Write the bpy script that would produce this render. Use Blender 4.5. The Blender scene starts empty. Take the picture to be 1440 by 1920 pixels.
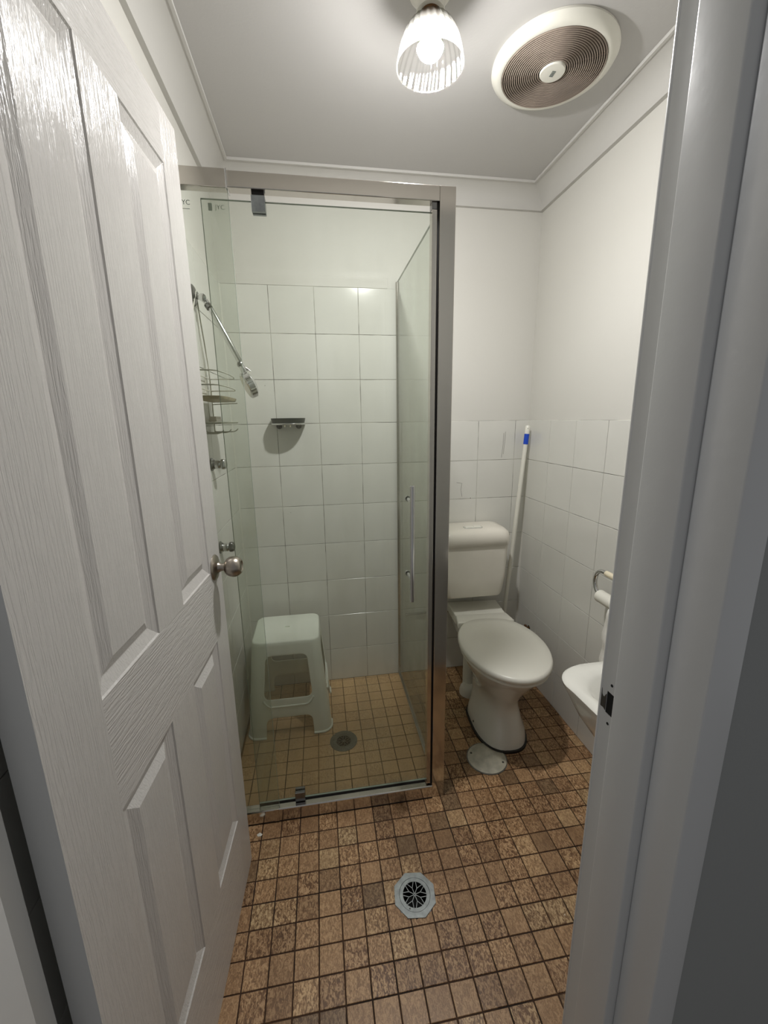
import bpy, bmesh, math, random
from mathutils import Vector, Matrix
random.seed(7)
sc = bpy.context.scene
COL = sc.collection
PI = math.pi

# ------------------------------------------------------------------ camera
CAM = Vector((-1.0818, -2.0427, 1.3996)); YAW, PITCH, ROLL, FPX = 0.15275, -0.22058, -0.01449, 772.58
_f = Vector((math.sin(YAW)*math.cos(PITCH), math.cos(YAW)*math.cos(PITCH), math.sin(PITCH)))
_r0 = Vector((math.cos(YAW), -math.sin(YAW), 0)); _u0 = _r0.cross(_f)
_r = _r0*math.cos(ROLL) + _u0*math.sin(ROLL); _u = -_r0*math.sin(ROLL) + _u0*math.cos(ROLL)
cd = bpy.data.cameras.new('camera'); cam = bpy.data.objects.new('camera', cd); COL.objects.link(cam)
cd.sensor_fit = 'HORIZONTAL'; cd.sensor_width = 36; cd.lens = FPX/1440*36; cd.clip_start = 0.02
cam.matrix_world = Matrix(((_r.x, _u.x, -_f.x, CAM.x), (_r.y, _u.y, -_f.y, CAM.y), (_r.z, _u.z, -_f.z, CAM.z), (0, 0, 0, 1)))
sc.camera = cam

# ------------------------------------------------------------------ world, exposure
w = bpy.data.worlds.new('world'); sc.world = w; w.use_nodes = True
w.node_tree.nodes['Background'].inputs[0].default_value = (0.97, 0.98, 1.0, 1)
w.node_tree.nodes['Background'].inputs[1].default_value = 0.21
sc.view_settings.view_transform = 'Standard'; sc.view_settings.look = 'None'
sc.view_settings.gamma = 1; sc.view_settings.use_curve_mapping = False
sc.view_settings.exposure = 0.1
BULB = 1380.0
cy = sc.cycles
cy.max_bounces = 14; cy.diffuse_bounces = 6; cy.glossy_bounces = 6; cy.transparent_max_bounces = 24
cy.sample_clamp_indirect = 4.0; cy.use_denoising = True; cy.caustics_reflective = False

# ------------------------------------------------------------------ helpers
OFF = {}
def link(o, parent=None, loc=(0, 0, 0)):
    COL.objects.link(o); o.location = loc
    if parent is not None:
        o.parent = parent; OFF[o.name] = OFF.get(parent.name, Vector((0, 0, 0))) + Vector(loc)
    else:
        OFF[o.name] = Vector(loc)
    return o
def tag(o, label=None, cat=None, group=None, kind=None):
    if label: o['label'] = label
    if cat: o['category'] = cat
    if group: o['group'] = group
    if kind: o['kind'] = kind
    return o
def empty(name, loc, parent=None):
    o = bpy.data.objects.new(name, None); o.empty_display_size = .05
    return link(o, parent, loc)

class MB:
    def __init__(s): s.v = []; s.f = []; s.m = []
    def add(s, vs, fs, mi=0):
        b = len(s.v); s.v += [Vector(v) for v in vs]
        for f in fs: s.f.append([b+i for i in f]); s.m.append(mi)
        return s
    def box(s, a, b, mi=0):
        x0, y0, z0 = a; x1, y1, z1 = b
        return s.add([(x0,y0,z0),(x1,y0,z0),(x1,y1,z0),(x0,y1,z0),(x0,y0,z1),(x1,y0,z1),(x1,y1,z1),(x0,y1,z1)],
                     [(0,3,2,1),(4,5,6,7),(0,1,5,4),(1,2,6,5),(2,3,7,6),(3,0,4,7)], mi)
    def lathe(s, prof, c=(0,0,0), axis=(0,0,1), n=48, cap=True, mod=None, mi=0):
        A = Vector(axis).normalized(); X = A.orthogonal().normalized(); Y = A.cross(X); c = Vector(c)
        vs = []
        for r, h in prof:
            for k in range(n):
                t = 2*PI*k/n; rr = r*(mod(t, h) if mod else 1)
                vs.append(c + A*h + X*rr*math.cos(t) + Y*rr*math.sin(t))
        fs = []
        for i in range(len(prof)-1):
            for k in range(n):
                a = i*n+k; b = i*n+(k+1) % n
                fs.append((a, b, b+n, a+n))
        if cap:
            fs.append(tuple(range(n-1, -1, -1))); fs.append(tuple((len(prof)-1)*n+k for k in range(n)))
        return s.add(vs, fs, mi)
    def cyl(s, p, q, r, n=20, r2=None, mi=0):
        p = Vector(p); q = Vector(q)
        return s.lathe([(r, 0), (r if r2 is None else r2, (q-p).length)], p, q-p, n, mi=mi)
    def tube(s, pts, r, n=10, closed=False, mi=0):
        pts = [Vector(p) for p in pts]; N = len(pts); vs = []; fs = []
        up = None
        for i, p in enumerate(pts):
            if closed: t = pts[(i+1) % N]-pts[i-1]
            else: t = pts[min(i+1, N-1)]-pts[max(i-1, 0)]
            t.normalize()
            if up is None: up = t.orthogonal().normalized()
            up = (up - t*up.dot(t)).normalized(); b = t.cross(up)
            rr = r[i] if isinstance(r, (list, tuple)) else r
            for k in range(n):
                a = 2*PI*k/n; vs.append(p + up*rr*math.cos(a) + b*rr*math.sin(a))
        for i in range(N if closed else N-1):
            j = (i+1) % N
            for k in range(n):
                fs.append((i*n+k, i*n+(k+1) % n, j*n+(k+1) % n, j*n+k))
        if not closed:
            fs.append(tuple(range(n-1, -1, -1))); fs.append(tuple((N-1)*n+k for k in range(n)))
        return s.add(vs, fs, mi)
    def loft(s, rings, cap0=True, cap1=True, mi=0):
        n = len(rings[0]); vs = [v for r in rings for v in r]; fs = []
        for i in range(len(rings)-1):
            for k in range(n):
                a = i*n+k; b = i*n+(k+1) % n
                fs.append((a, b, b+n, a+n))
        if cap0: fs.append(tuple(range(n-1, -1, -1)))
        if cap1: fs.append(tuple((len(rings)-1)*n+k for k in range(n)))
        return s.add(vs, fs, mi)
    def mesh(s, name, mats, off=Vector((0,0,0)), bevel=0, seg=2, smooth=None, bang=40):
        me = bpy.data.meshes.new(name)
        me.from_pydata([tuple(v-off) for v in s.v], [], s.f)
        for m in (mats if isinstance(mats, (list, tuple)) else [mats]): me.materials.append(m)
        for p, mi in zip(me.polygons, s.m): p.material_index = mi
        bm = bmesh.new(); bm.from_mesh(me)
        bmesh.ops.remove_doubles(bm, verts=bm.verts, dist=1e-6)
        bmesh.ops.recalc_face_normals(bm, faces=bm.faces)
        if bevel:
            es = [e for e in bm.edges if len(e.link_faces) == 2 and e.calc_face_angle(0) > math.radians(bang)]
            bmesh.ops.bevel(bm, geom=es, offset=bevel, segments=seg, affect='EDGES', clamp_overlap=True, profile=.5)
        bm.to_mesh(me); bm.free()
        if smooth is not None:
            me.polygons.foreach_set('use_smooth', [True]*len(me.polygons))
            me.set_sharp_from_angle(angle=math.radians(smooth))
        return me
    def build(s, name, mats, parent=None, bevel=0, seg=2, smooth=None, loc=None, bang=40):
        off = OFF[parent.name] if parent is not None else Vector(loc or (0,0,0))
        o = bpy.data.objects.new(name, s.mesh(name, mats, off, bevel, seg, smooth, bang))
        return link(o, parent, (0,0,0) if parent is not None else off)

def subsurf(o, lv=2):
    m = o.modifiers.new('subsurf', 'SUBSURF'); m.levels = lv; m.render_levels = lv
    return o

# ------------------------------------------------------------------ materials
def lin(c):
    return tuple((x/255/12.92 if x/255 <= .04045 else ((x/255+.055)/1.055)**2.4) for x in c) + (1,)
def mat(name, rgb, rough=.5, metal=0, spec=.5, coat=0, bump=0, bscale=40, vary=0, vscale=3, emit=None, bstretch=None, bdist=.001):
    m = bpy.data.materials.new(name); m.use_nodes = True; nt = m.node_tree; b = nt.nodes['Principled BSDF']
    b.inputs['Base Color'].default_value = lin(rgb); b.inputs['Roughness'].default_value = rough
    b.inputs['Metallic'].default_value = metal; b.inputs['Specular IOR Level'].default_value = spec
    b.inputs['Coat Weight'].default_value = coat
    geo = nt.nodes.new('ShaderNodeTexCoord')
    if bump:
        n = nt.nodes.new('ShaderNodeTexNoise'); n.inputs['Scale'].default_value = bscale; n.inputs['Detail'].default_value = 4
        if bstretch:
            mp = nt.nodes.new('ShaderNodeMapping'); mp.inputs['Scale'].default_value = bstretch
            nt.links.new(geo.outputs['Object'], mp.inputs[0]); nt.links.new(mp.outputs[0], n.inputs['Vector'])
        else: nt.links.new(geo.outputs['Object'], n.inputs['Vector'])
        bp = nt.nodes.new('ShaderNodeBump'); bp.inputs['Strength'].default_value = bump; bp.inputs['Distance'].default_value = bdist
        nt.links.new(n.outputs[0], bp.inputs['Height']); nt.links.new(bp.outputs[0], b.inputs['Normal'])
    if vary:
        n = nt.nodes.new('ShaderNodeTexNoise'); n.inputs['Scale'].default_value = vscale; n.inputs['Detail'].default_value = 5
        nt.links.new(geo.outputs['Object'], n.inputs['Vector'])
        r = nt.nodes.new('ShaderNodeMapRange'); r.inputs['From Min'].default_value = .3; r.inputs['From Max'].default_value = .7
        r.inputs['To Min'].default_value = 1-vary; r.inputs['To Max'].default_value = 1+vary*.3
        nt.links.new(n.outputs[0], r.inputs[0])
        mx = nt.nodes.new('ShaderNodeVectorMath'); mx.operation = 'SCALE'; mx.inputs[0].default_value = lin(rgb)[:3]
        nt.links.new(r.outputs[0], mx.inputs['Scale']); nt.links.new(mx.outputs[0], b.inputs['Base Color'])
    if emit:
        b.inputs['Emission Color'].default_value = emit[0]; b.inputs['Emission Strength'].default_value = emit[1]
    return m
M = {}
M['wall'] = mat('wall_paint', (208, 206, 200), .55, bump=.15, bscale=120)
M['ceil'] = mat('ceiling_paint', (186, 184, 182), .45, bump=.2, bscale=160)
M['cornice'] = mat('cornice_paint', (198, 196, 192), .5)
M['tile'] = mat('white_glazed_tile', (214, 213, 207), .16, spec=.5, vary=.06, vscale=2.5, bump=.05, bscale=9)
M['porc'] = mat('white_porcelain', (226, 225, 218), .1, coat=.5, vary=.05, vscale=5)
M['cistern'] = mat('white_cistern_plastic', (222, 217, 206), .28, vary=.05, vscale=9)
M['plastic'] = mat('white_plastic', (226, 224, 214), .3)
M['stool'] = mat('white_stool_plastic', (226, 230, 220), .42, bump=.1, bscale=200, vary=.06, vscale=8)
M['cream'] = mat('cream_plastic', (226, 216, 190), .35)
M['chrome'] = mat('chrome', (205, 205, 205), .10, 1)
M['darkchrome'] = mat('dark_chrome', (130, 130, 130), .2, 1)
M['alu'] = mat('polished_aluminium', (200, 195, 188), .13, 1, bump=.05, bscale=15)
M['nickel'] = mat('brushed_nickel', (168, 160, 150), .3, 1, bump=.1, bscale=300)
M['steel'] = mat('satin_steel', (160, 165, 167), .35, .85, vary=.25, vscale=60)
M['black'] = mat('hollow_shade_black', (6, 6, 6), .9)  # painted shade inside the hollows: mortise, screw holes and drain cups
M['blackrub'] = mat('black_rubber', (22, 20, 18), .6)
M['darkgreen'] = mat('dark_green_plastic', (14, 26, 24), .5)
M['blue'] = mat('blue_tape', (20, 70, 190), .4)
M['paper'] = mat('toilet_paper', (232, 230, 224), .9, bump=.5, bscale=90, bdist=.003)
M['jamb'] = mat('grey_gloss_paint', (205, 206, 206), .28, bump=.2, bscale=60)
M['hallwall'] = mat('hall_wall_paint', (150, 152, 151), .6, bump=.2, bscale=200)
M['patch'] = mat('bare_strike_patch', (62, 58, 52), .6, vary=.3, vscale=60)
M['silicone'] = mat('dark_silicone', (32, 28, 24), .5)
M['coverplate'] = mat('painted_cover_plate', (186, 182, 166), .5, vary=.3, vscale=28)
M['brass'] = mat('brass_pipe', (120, 88, 60), .35, .8)
M['dust'] = mat('dusty_fan_blades', (88, 74, 66), .8, vary=.3, vscale=30)
M['grillem'] = mat('dusty_fan_grille', (150, 136, 124), .6, vary=.25, vscale=14)
M['ink'] = mat('grey_print', (112, 118, 114), .6)
M['rack'] = mat('white_coated_wire', (200, 198, 188), .35, .2)
M['rust'] = mat('soap_stained_tray', (182, 168, 138), .6, vary=.35, vscale=30)
M['hallfloor'] = mat('hall_floor', (110, 96, 82), .5)

# glossy gloss paint with moulded wood grain, stretched along an axis
def grain_mat(name, stretch, strength):
    m = bpy.data.materials.new(name); m.use_nodes = True; nt = m.node_tree; L = nt.links; b = nt.nodes['Principled BSDF']
    b.inputs['Base Color'].default_value = lin((198, 195, 192)); b.inputs['Roughness'].default_value = .24
    tc = nt.nodes.new('ShaderNodeTexCoord'); mp = nt.nodes.new('ShaderNodeMapping'); mp.inputs['Scale'].default_value = stretch
    n = nt.nodes.new('ShaderNodeTexNoise'); n.inputs['Scale'].default_value = 1; n.inputs['Detail'].default_value = 3; n.inputs['Distortion'].default_value = .35
    L.new(tc.outputs['Object'], mp.inputs[0]); L.new(mp.outputs[0], n.inputs['Vector'])
    r = nt.nodes.new('ShaderNodeMapRange'); r.inputs['From Min'].default_value = .42; r.inputs['From Max'].default_value = .56
    L.new(n.outputs[0], r.inputs[0])
    n2 = nt.nodes.new('ShaderNodeTexNoise'); n2.inputs['Scale'].default_value = 260; n2.inputs['Detail'].default_value = 1
    L.new(tc.outputs['Object'], n2.inputs['Vector'])
    ad = nt.nodes.new('ShaderNodeMath'); ad.operation = 'MULTIPLY_ADD'; ad.inputs[1].default_value = .35
    L.new(n2.outputs[0], ad.inputs[0]); L.new(r.outputs[0], ad.inputs[2])
    bp = nt.nodes.new('ShaderNodeBump'); bp.inputs['Strength'].default_value = strength; bp.inputs['Distance'].default_value = .0006
    L.new(ad.outputs[0], bp.inputs['Height']); L.new(bp.outputs[0], b.inputs['Normal'])
    return m
M['grain_v'] = grain_mat('door_paint_upright_grain', (300, 300, 16), .55)
M['grain_h'] = grain_mat('door_paint_level_grain', (22, 22, 260), .75)

def grout_mat(name, light, dark, lo, hi, scale):
    m = bpy.data.materials.new(name); m.use_nodes = True; nt = m.node_tree; L = nt.links; b = nt.nodes['Principled BSDF']
    g = nt.nodes.new('ShaderNodeNewGeometry'); n = nt.nodes.new('ShaderNodeTexNoise'); n.inputs['Scale'].default_value = scale; n.inputs['Detail'].default_value = 4
    L.new(g.outputs['Position'], n.inputs['Vector'])
    r = nt.nodes.new('ShaderNodeValToRGB'); r.color_ramp.elements[0].position = lo; r.color_ramp.elements[1].position = hi
    r.color_ramp.elements[0].color = lin(dark); r.color_ramp.elements[1].color = lin(light)
    L.new(n.outputs[0], r.inputs[0]); L.new(r.outputs[0], b.inputs['Base Color']); b.inputs['Roughness'].default_value = .85
    return m
M['grout'] = grout_mat('wall_grout', (186, 184, 176), (70, 66, 58), .40, .56, 9)
M['fgrout'] = grout_mat('dirty_floor_grout', (74, 50, 32), (26, 15, 8), .35, .65, 8)
M['sgrout'] = grout_mat('shower_floor_grout', (128, 100, 66), (62, 42, 24), .35, .6, 9)

FP, FX, FY = .06510, -1.0157, -.9228
def floor_tile_mat(name, light, mid, dark, dirt, dirtcol, mott, tone_rng=(0, 1)):
    m = bpy.data.materials.new(name); m.use_nodes = True; nt = m.node_tree; L = nt.links; b = nt.nodes['Principled BSDF']
    N = nt.nodes.new
    g = N('ShaderNodeNewGeometry'); sub = N('ShaderNodeVectorMath'); sub.operation = 'SUBTRACT'; sub.inputs[1].default_value = (FX, FY, 0)
    L.new(g.outputs['Position'], sub.inputs[0])
    div = N('ShaderNodeVectorMath'); div.operation = 'SCALE'; div.inputs['Scale'].default_value = 1/FP; L.new(sub.outputs[0], div.inputs[0])
    fl = N('ShaderNodeVectorMath'); fl.operation = 'FLOOR'; L.new(div.outputs[0], fl.inputs[0])
    mz = N('ShaderNodeVectorMath'); mz.operation = 'MULTIPLY'; mz.inputs[1].default_value = (1, 1, 0); L.new(fl.outputs[0], mz.inputs[0])
    wn = N('ShaderNodeTexWhiteNoise'); wn.noise_dimensions = '3D'; az = N('ShaderNodeVectorMath'); az.operation = 'ADD'; az.inputs[1].default_value = (.5, .5, .5); L.new(mz.outputs[0], az.inputs[0]); L.new(az.outputs[0], wn.inputs['Vector'])
    # per tile shifted lookup
    sh = N('ShaderNodeVectorMath'); sh.operation = 'SCALE'; sh.inputs['Scale'].default_value = 7.0; L.new(wn.outputs['Color'], sh.inputs[0])
    ps = N('ShaderNodeVectorMath'); ps.operation = 'ADD'; L.new(g.outputs['Position'], ps.inputs[0]); L.new(sh.outputs[0], ps.inputs[1])
    n1 = N('ShaderNodeTexNoise'); n1.inputs['Scale'].default_value = 115; n1.inputs['Detail'].default_value = 3; n1.inputs['Distortion'].default_value = 1.2
    mpn = N('ShaderNodeMapping'); mpn.inputs['Scale'].default_value = (1.5, .75, 1); L.new(ps.outputs[0], mpn.inputs[0]); L.new(mpn.outputs[0], n1.inputs['Vector'])
    n2 = N('ShaderNodeTexNoise'); n2.inputs['Scale'].default_value = 420; n2.inputs['Detail'].default_value = 2; L.new(ps.outputs[0], n2.inputs['Vector'])
    cr = N('ShaderNodeValToRGB'); e = cr.color_ramp.elements
    e[0].position = .40; e[0].color = lin(dark); e[1].position = .60; e[1].color = lin(light); x = e.new(.49); x.color = lin(mid)
    L.new(n1.outputs[0], cr.inputs[0])
    # mottling strength varies per tile
    sep = N('ShaderNodeSeparateColor'); L.new(wn.outputs['Color'], sep.inputs[0])
    mr = N('ShaderNodeMapRange'); mr.inputs['To Min'].default_value = mott[0]; mr.inputs['To Max'].default_value = mott[1]; L.new(sep.outputs[1], mr.inputs[0])
    base = N('ShaderNodeMix'); base.data_type = 'RGBA'; base.inputs[6].default_value = lin(tuple((a+c)/2 for a, c in zip(light, mid))); L.new(cr.outputs[0], base.inputs[7]); L.new(mr.outputs[0], base.inputs[0])
    # tone per tile
    tr = N('ShaderNodeMapRange'); tr.inputs['To Min'].default_value = tone_rng[0]; tr.inputs['To Max'].default_value = tone_rng[1]; L.new(sep.outputs[0], tr.inputs[0])
    tone = N('ShaderNodeValToRGB'); t = tone.color_ramp.elements
    t[0].position = 0; t[0].color = (.50, .50, .48, 1); t[1].position = 1; t[1].color = (1.25, 1.25, 1.2, 1)
    for pos, c in ((.12, (.78, .72, .66, 1)), (.45, (1, .95, .9, 1)), (.8, (1.08, 1.04, .98, 1)), (.88, (1.05, 1.12, 1.1, 1))):
        q = t.new(pos); q.color = c
    L.new(tr.outputs[0], tone.inputs[0])
    m1 = N('ShaderNodeMix'); m1.data_type = 'RGBA'; m1.blend_type = 'MULTIPLY'; m1.inputs[0].default_value = 1; L.new(base.outputs[2], m1.inputs[6]); L.new(tone.outputs[0], m1.inputs[7])
    # fine speckle
    sp = N('ShaderNodeMapRange'); sp.inputs['From Min'].default_value = .3; sp.inputs['From Max'].default_value = .7; sp.inputs['To Min'].default_value = .8; sp.inputs['To Max'].default_value = 1.15; L.new(n2.outputs[0], sp.inputs[0])
    m2 = N('ShaderNodeVectorMath'); m2.operation = 'SCALE'; L.new(m1.outputs[2], m2.inputs[0]); L.new(sp.outputs[0], m2.inputs['Scale'])
    # broad grime
    n3 = N('ShaderNodeTexNoise'); n3.inputs['Scale'].default_value = 3.2; n3.inputs['Detail'].default_value = 6; n3.inputs['Roughness'].default_value = .65; L.new(g.outputs['Position'], n3.inputs['Vector'])
    dr = N('ShaderNodeMapRange'); dr.inputs['From Min'].default_value = .46; dr.inputs['From Max'].default_value = .68; dr.inputs['To Min'].default_value = 0; dr.inputs['To Max'].default_value = dirt; L.new(n3.outputs[0], dr.inputs[0])
    m3 = N('ShaderNodeMix'); m3.data_type = 'RGBA'; L.new(dr.outputs[0], m3.inputs[0]); L.new(m2.outputs[0], m3.inputs[6]); m3.inputs[7].default_value = lin(dirtcol)
    # white paint specks
    vo = N('ShaderNodeTexVoronoi'); vo.inputs['Scale'].default_value = 9; L.new(g.outputs['Position'], vo.inputs['Vector'])
    th = N('ShaderNodeMath'); th.operation = 'LESS_THAN'; th.inputs[1].default_value = .018; L.new(vo.outputs['Distance'], th.inputs[0])
    m4 = N('ShaderNodeMix'); m4.data_type = 'RGBA'; L.new(th.outputs[0], m4.inputs[0]); L.new(m3.outputs[2], m4.inputs[6]); m4.inputs[7].default_value = lin((215, 205, 190))
    L.new(m4.outputs[2], b.inputs['Base Color'])
    rr = N('ShaderNodeMapRange'); rr.inputs['To Min'].default_value = .32; rr.inputs['To Max'].default_value = .5; L.new(n1.outputs[0], rr.inputs[0]); L.new(rr.outputs[0], b.inputs['Roughness'])
    bp = N('ShaderNodeBump'); bp.inputs['Strength'].default_value = .25; bp.inputs['Distance'].default_value = .0004; L.new(n1.outputs[0], bp.inputs['Height']); L.new(bp.outputs[0], b.inputs['Normal'])
    return m
M['ftile'] = floor_tile_mat('mottled_brown_floor_tile', (196, 165, 128), (148, 114, 80), (94, 64, 40), .45, (84, 54, 30), (.35, 1))
M['stile'] = floor_tile_mat('tan_shower_floor_tile', (206, 176, 136), (186, 154, 112), (150, 118, 80), .3, (150, 112, 68), (.15, .6), (.38, .82))

def glass_mat(name, tint, scum, scumcol, reflect=1.0):
    m = bpy.data.materials.new(name); m.use_nodes = True; nt = m.node_tree; L = nt.links; N = nt.nodes.new
    nt.nodes.remove(nt.nodes['Principled BSDF']); out = nt.nodes['Material Output']
    tr = N('ShaderNodeBsdfTransparent'); tr.inputs[0].default_value = tint
    gl = N('ShaderNodeBsdfGlossy'); gl.inputs['Roughness'].default_value = .03
    fr = N('ShaderNodeFresnel'); fr.inputs['IOR'].default_value = 1.45
    ml = N('ShaderNodeMath'); ml.operation = 'MULTIPLY'; ml.inputs[1].default_value = reflect; L.new(fr.outputs[0], ml.inputs[0])
    geo = N('ShaderNodeNewGeometry'); bf = N('ShaderNodeMath'); bf.operation = 'SUBTRACT'; bf.inputs[0].default_value = 1; L.new(geo.outputs['Backfacing'], bf.inputs[1])
    m0 = N('ShaderNodeMath'); m0.operation = 'MULTIPLY'; L.new(ml.outputs[0], m0.inputs[0]); L.new(bf.outputs[0], m0.inputs[1])
    mx = N('ShaderNodeMixShader'); L.new(m0.outputs[0], mx.inputs[0]); L.new(tr.outputs[0], mx.inputs[1]); L.new(gl.outputs[0], mx.inputs[2])
    df = N('ShaderNodeBsdfDiffuse'); df.inputs[0].default_value = lin(scumcol)
    tl = N('ShaderNodeBsdfTranslucent'); tl.inputs[0].default_value = lin(scumcol)
    dm = N('ShaderNodeMixShader'); dm.inputs[0].default_value = .5; L.new(df.outputs[0], dm.inputs[1]); L.new(tl.outputs[0], dm.inputs[2])
    n = N('ShaderNodeTexNoise'); n.inputs['Scale'].default_value = 3; n.inputs['Detail'].default_value = 6
    mp = N('ShaderNodeMapping'); mp.inputs['Scale'].default_value = (3, 3, .8); L.new(geo.outputs['Position'], mp.inputs[0]); L.new(mp.outputs[0], n.inputs['Vector'])
    sx = N('ShaderNodeSeparateXYZ'); L.new(geo.outputs['Position'], sx.inputs[0])
    hr = N('ShaderNodeMapRange'); hr.inputs['From Min'].default_value = 1.9; hr.inputs['From Max'].default_value = .1; hr.inputs['To Min'].default_value = scum*.35; hr.inputs['To Max'].default_value = scum; L.new(sx.outputs['Z'], hr.inputs[0])
    nm = N('ShaderNodeMapRange'); nm.inputs['From Min'].default_value = .3; nm.inputs['From Max'].default_value = .7; nm.inputs['To Min'].default_value = .5; nm.inputs['To Max'].default_value = 1.4; L.new(n.outputs[0], nm.inputs[0])
    mm = N('ShaderNodeMath'); mm.operation = 'MULTIPLY'; L.new(hr.outputs[0], mm.inputs[0]); L.new(nm.outputs[0], mm.inputs[1])
    m2 = N('ShaderNodeMixShader'); L.new(mm.outputs[0], m2.inputs[0]); L.new(mx.outputs[0], m2.inputs[1]); L.new(dm.outputs[0], m2.inputs[2])
    L.new(m2.outputs[0], out.inputs[0])
    return m
M['glass'] = glass_mat('shower_glass', (.945, .965, .945, 1), .135, (200, 196, 172))
M['glassedge'] = mat('green_glass_edge', (146, 156, 144), .15)
def shade_mat():
    m = bpy.data.materials.new('ribbed_lamp_glass'); m.use_nodes = True; nt = m.node_tree; L = nt.links; N = nt.nodes.new
    nt.nodes.remove(nt.nodes['Principled BSDF']); out = nt.nodes['Material Output']
    tr = N('ShaderNodeBsdfTransparent'); gl = N('ShaderNodeBsdfGlossy'); gl.inputs['Roughness'].default_value = .05; gl.inputs[0].default_value = (.9, .9, .88, 1)
    tl = N('ShaderNodeBsdfTranslucent'); tl.inputs[0].default_value = (.9, .88, .82, 1)
    lw = N('ShaderNodeLayerWeight'); lw.inputs[0].default_value = .35
    m1 = N('ShaderNodeMixShader'); m1.inputs[0].default_value = .045; L.new(tr.outputs[0], m1.inputs[1]); L.new(tl.outputs[0], m1.inputs[2])
    tr2 = N('ShaderNodeBsdfTransparent'); tr2.inputs[0].default_value = (.55, .54, .5, 1)
    m3 = N('ShaderNodeMixShader'); L.new(lw.outputs['Facing'], m3.inputs[0]); L.new(m1.outputs[0], m3.inputs[1]); L.new(tr2.outputs[0], m3.inputs[2])
    m2 = N('ShaderNodeMixShader'); m2.inputs[0].default_value = .06; L.new(m3.outputs[0], m2.inputs[1]); L.new(gl.outputs[0], m2.inputs[2])
    L.new(m2.outputs[0], out.inputs[0]); return m
M['shade'] = shade_mat()
M['bulb'] = mat('glowing_bulb', (255, 250, 240), .4, emit=((1.0, .985, .962, 1), BULB))

# ------------------------------------------------------------------ room shell
XL, XR, YB, YF, ZC = -1.477, 0.0, 0.0, -1.615, 2.415      # tile face planes, ceiling
YO = -1.751                                               # outer face of the door wall
PL = .005                                                 # plaster sits this far behind the tile face
def struct(name, mb, m, parent=None, **k):
    o = mb.build(name, m, parent, **k)
    if parent is None: o['kind'] = 'structure'
    return o
W_ = .12
wall_back = MB().box((XL-W_, YB+PL, -.1), (XR+W_, YB+W_, ZC+.1)).build('wall_back', M['wall']); tag(wall_back, kind='structure')
wall_right = MB().box((XR+PL, YF-.01, -.1), (XR+W_, YB+PL, ZC+.1)).build('wall_right', M['wall']); tag(wall_right, kind='structure')
wall_left = MB().box((XL-W_, YF-.01, -.1), (XL-PL, YB+PL, ZC+.1)).build('wall_left', M['wall']); tag(wall_left, kind='structure')
JL, JR, JH = -1.438, -.732, 2.045       # rebate faces of the jambs
JT = .030                                # jamb thickness
mb = MB()
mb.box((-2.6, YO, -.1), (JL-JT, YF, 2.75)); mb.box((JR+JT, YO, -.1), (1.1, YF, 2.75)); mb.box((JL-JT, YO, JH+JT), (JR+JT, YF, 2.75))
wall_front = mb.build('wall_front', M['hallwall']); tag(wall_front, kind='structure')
ceiling = MB().box((XL-W_, YF, ZC), (XR+W_, YB+W_, ZC+.1)).build('ceiling', M['ceil']); tag(ceiling, kind='structure')

# grout beds and tiles on the walls ----------------------------------------
GAP = .0019
TM = {}
def tile_mesh(w_, h_, t_=.006, mt='tile', bev=.0009):
    key = (round(w_, 4), round(h_, 4), mt)
    if key not in TM:
        a, b_ = w_/2, h_/2; e = bev
        vs = [(-a,-b_,0),(a,-b_,0),(a,b_,0),(-a,b_,0),(-a,-b_,t_-e),(a,-b_,t_-e),(a,b_,t_-e),(-a,b_,t_-e),(-a+e,-b_+e,t_),(a-e,-b_+e,t_),(a-e,b_-e,t_),(-a+e,b_-e,t_)]
        fs = [(0,1,5,4),(1,2,6,5),(2,3,7,6),(3,0,4,7),(4,5,9,8),(5,6,10,9),(6,7,11,10),(7,4,8,11),(8,9,10,11),(3,2,1,0)]
        me = bpy.data.meshes.new('tile'); me.from_pydata(vs, [], fs); me.materials.append(M[mt]); TM[key] = me
    return TM[key]
def wall_tile(parent, o3, ux, n, s0, s1, z0, z1):
    """tile on a wall: o3 = wall origin, ux = direction along the wall, n = outward normal"""
    wv, hv = s1-s0-GAP, z1-z0-GAP
    if wv < .008 or hv < .008: return
    o = bpy.data.objects.new('tile', tile_mesh(wv, hv))
    c = Vector(o3) + Vector(ux)*((s0+s1)/2) + Vector((0,0,(z0+z1)/2)) - Vector(n)*(.006 - random.uniform(0, .0003))
    X = Vector(ux); Z = Vector(n); Y = Z.cross(X)
    link(o, parent, c)
    ax, ay = random.uniform(-.0016, .0016), random.uniform(-.0016, .0016)
    R3 = Matrix((X, Y, Z)).transposed()
    o.rotation_euler = (R3 @ Matrix.Rotation(ax, 3, 'X') @ Matrix.Rotation(ay, 3, 'Y')).to_euler()
ZT1, ZT2, TP = 1.3862, 1.9862, .2
def rows(top):
    zs = [top]
    while zs[-1] > .002: zs.append(max(0.0, zs[-1]-TP))
    return [(zs[i+1], zs[i]) for i in range(len(zs)-1) if zs[i]-zs[i+1] > .01]
def cols(a, b, first):
    xs = [a]; x = first
    while x < b-.004:
        if x > a+.004: xs.append(x)
        x += TP
    xs.append(b); return [(xs[i], xs[i+1]) for i in range(len(xs)-1)]
SX = .69    # shower return panel at x = -SX
for z0, z1 in rows(ZT1):
    for a, b in cols(0, SX, .0729): wall_tile(wall_back, (0,0,0), (-1,0,0), (0,-1,0), a, b, z0, z1)
for z0, z1 in rows(ZT2):
    for a, b in cols(SX, -XL, .0729): wall_tile(wall_back, (0,0,0), (-1,0,0), (0,-1,0), a, b, z0, z1)
for z0, z1 in rows(ZT1):
    for a, b in cols(0, -YF, .2071): wall_tile(wall_right, (0,0,0), (0,-1,0), (-1,0,0), a, b, z0, z1)
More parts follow.
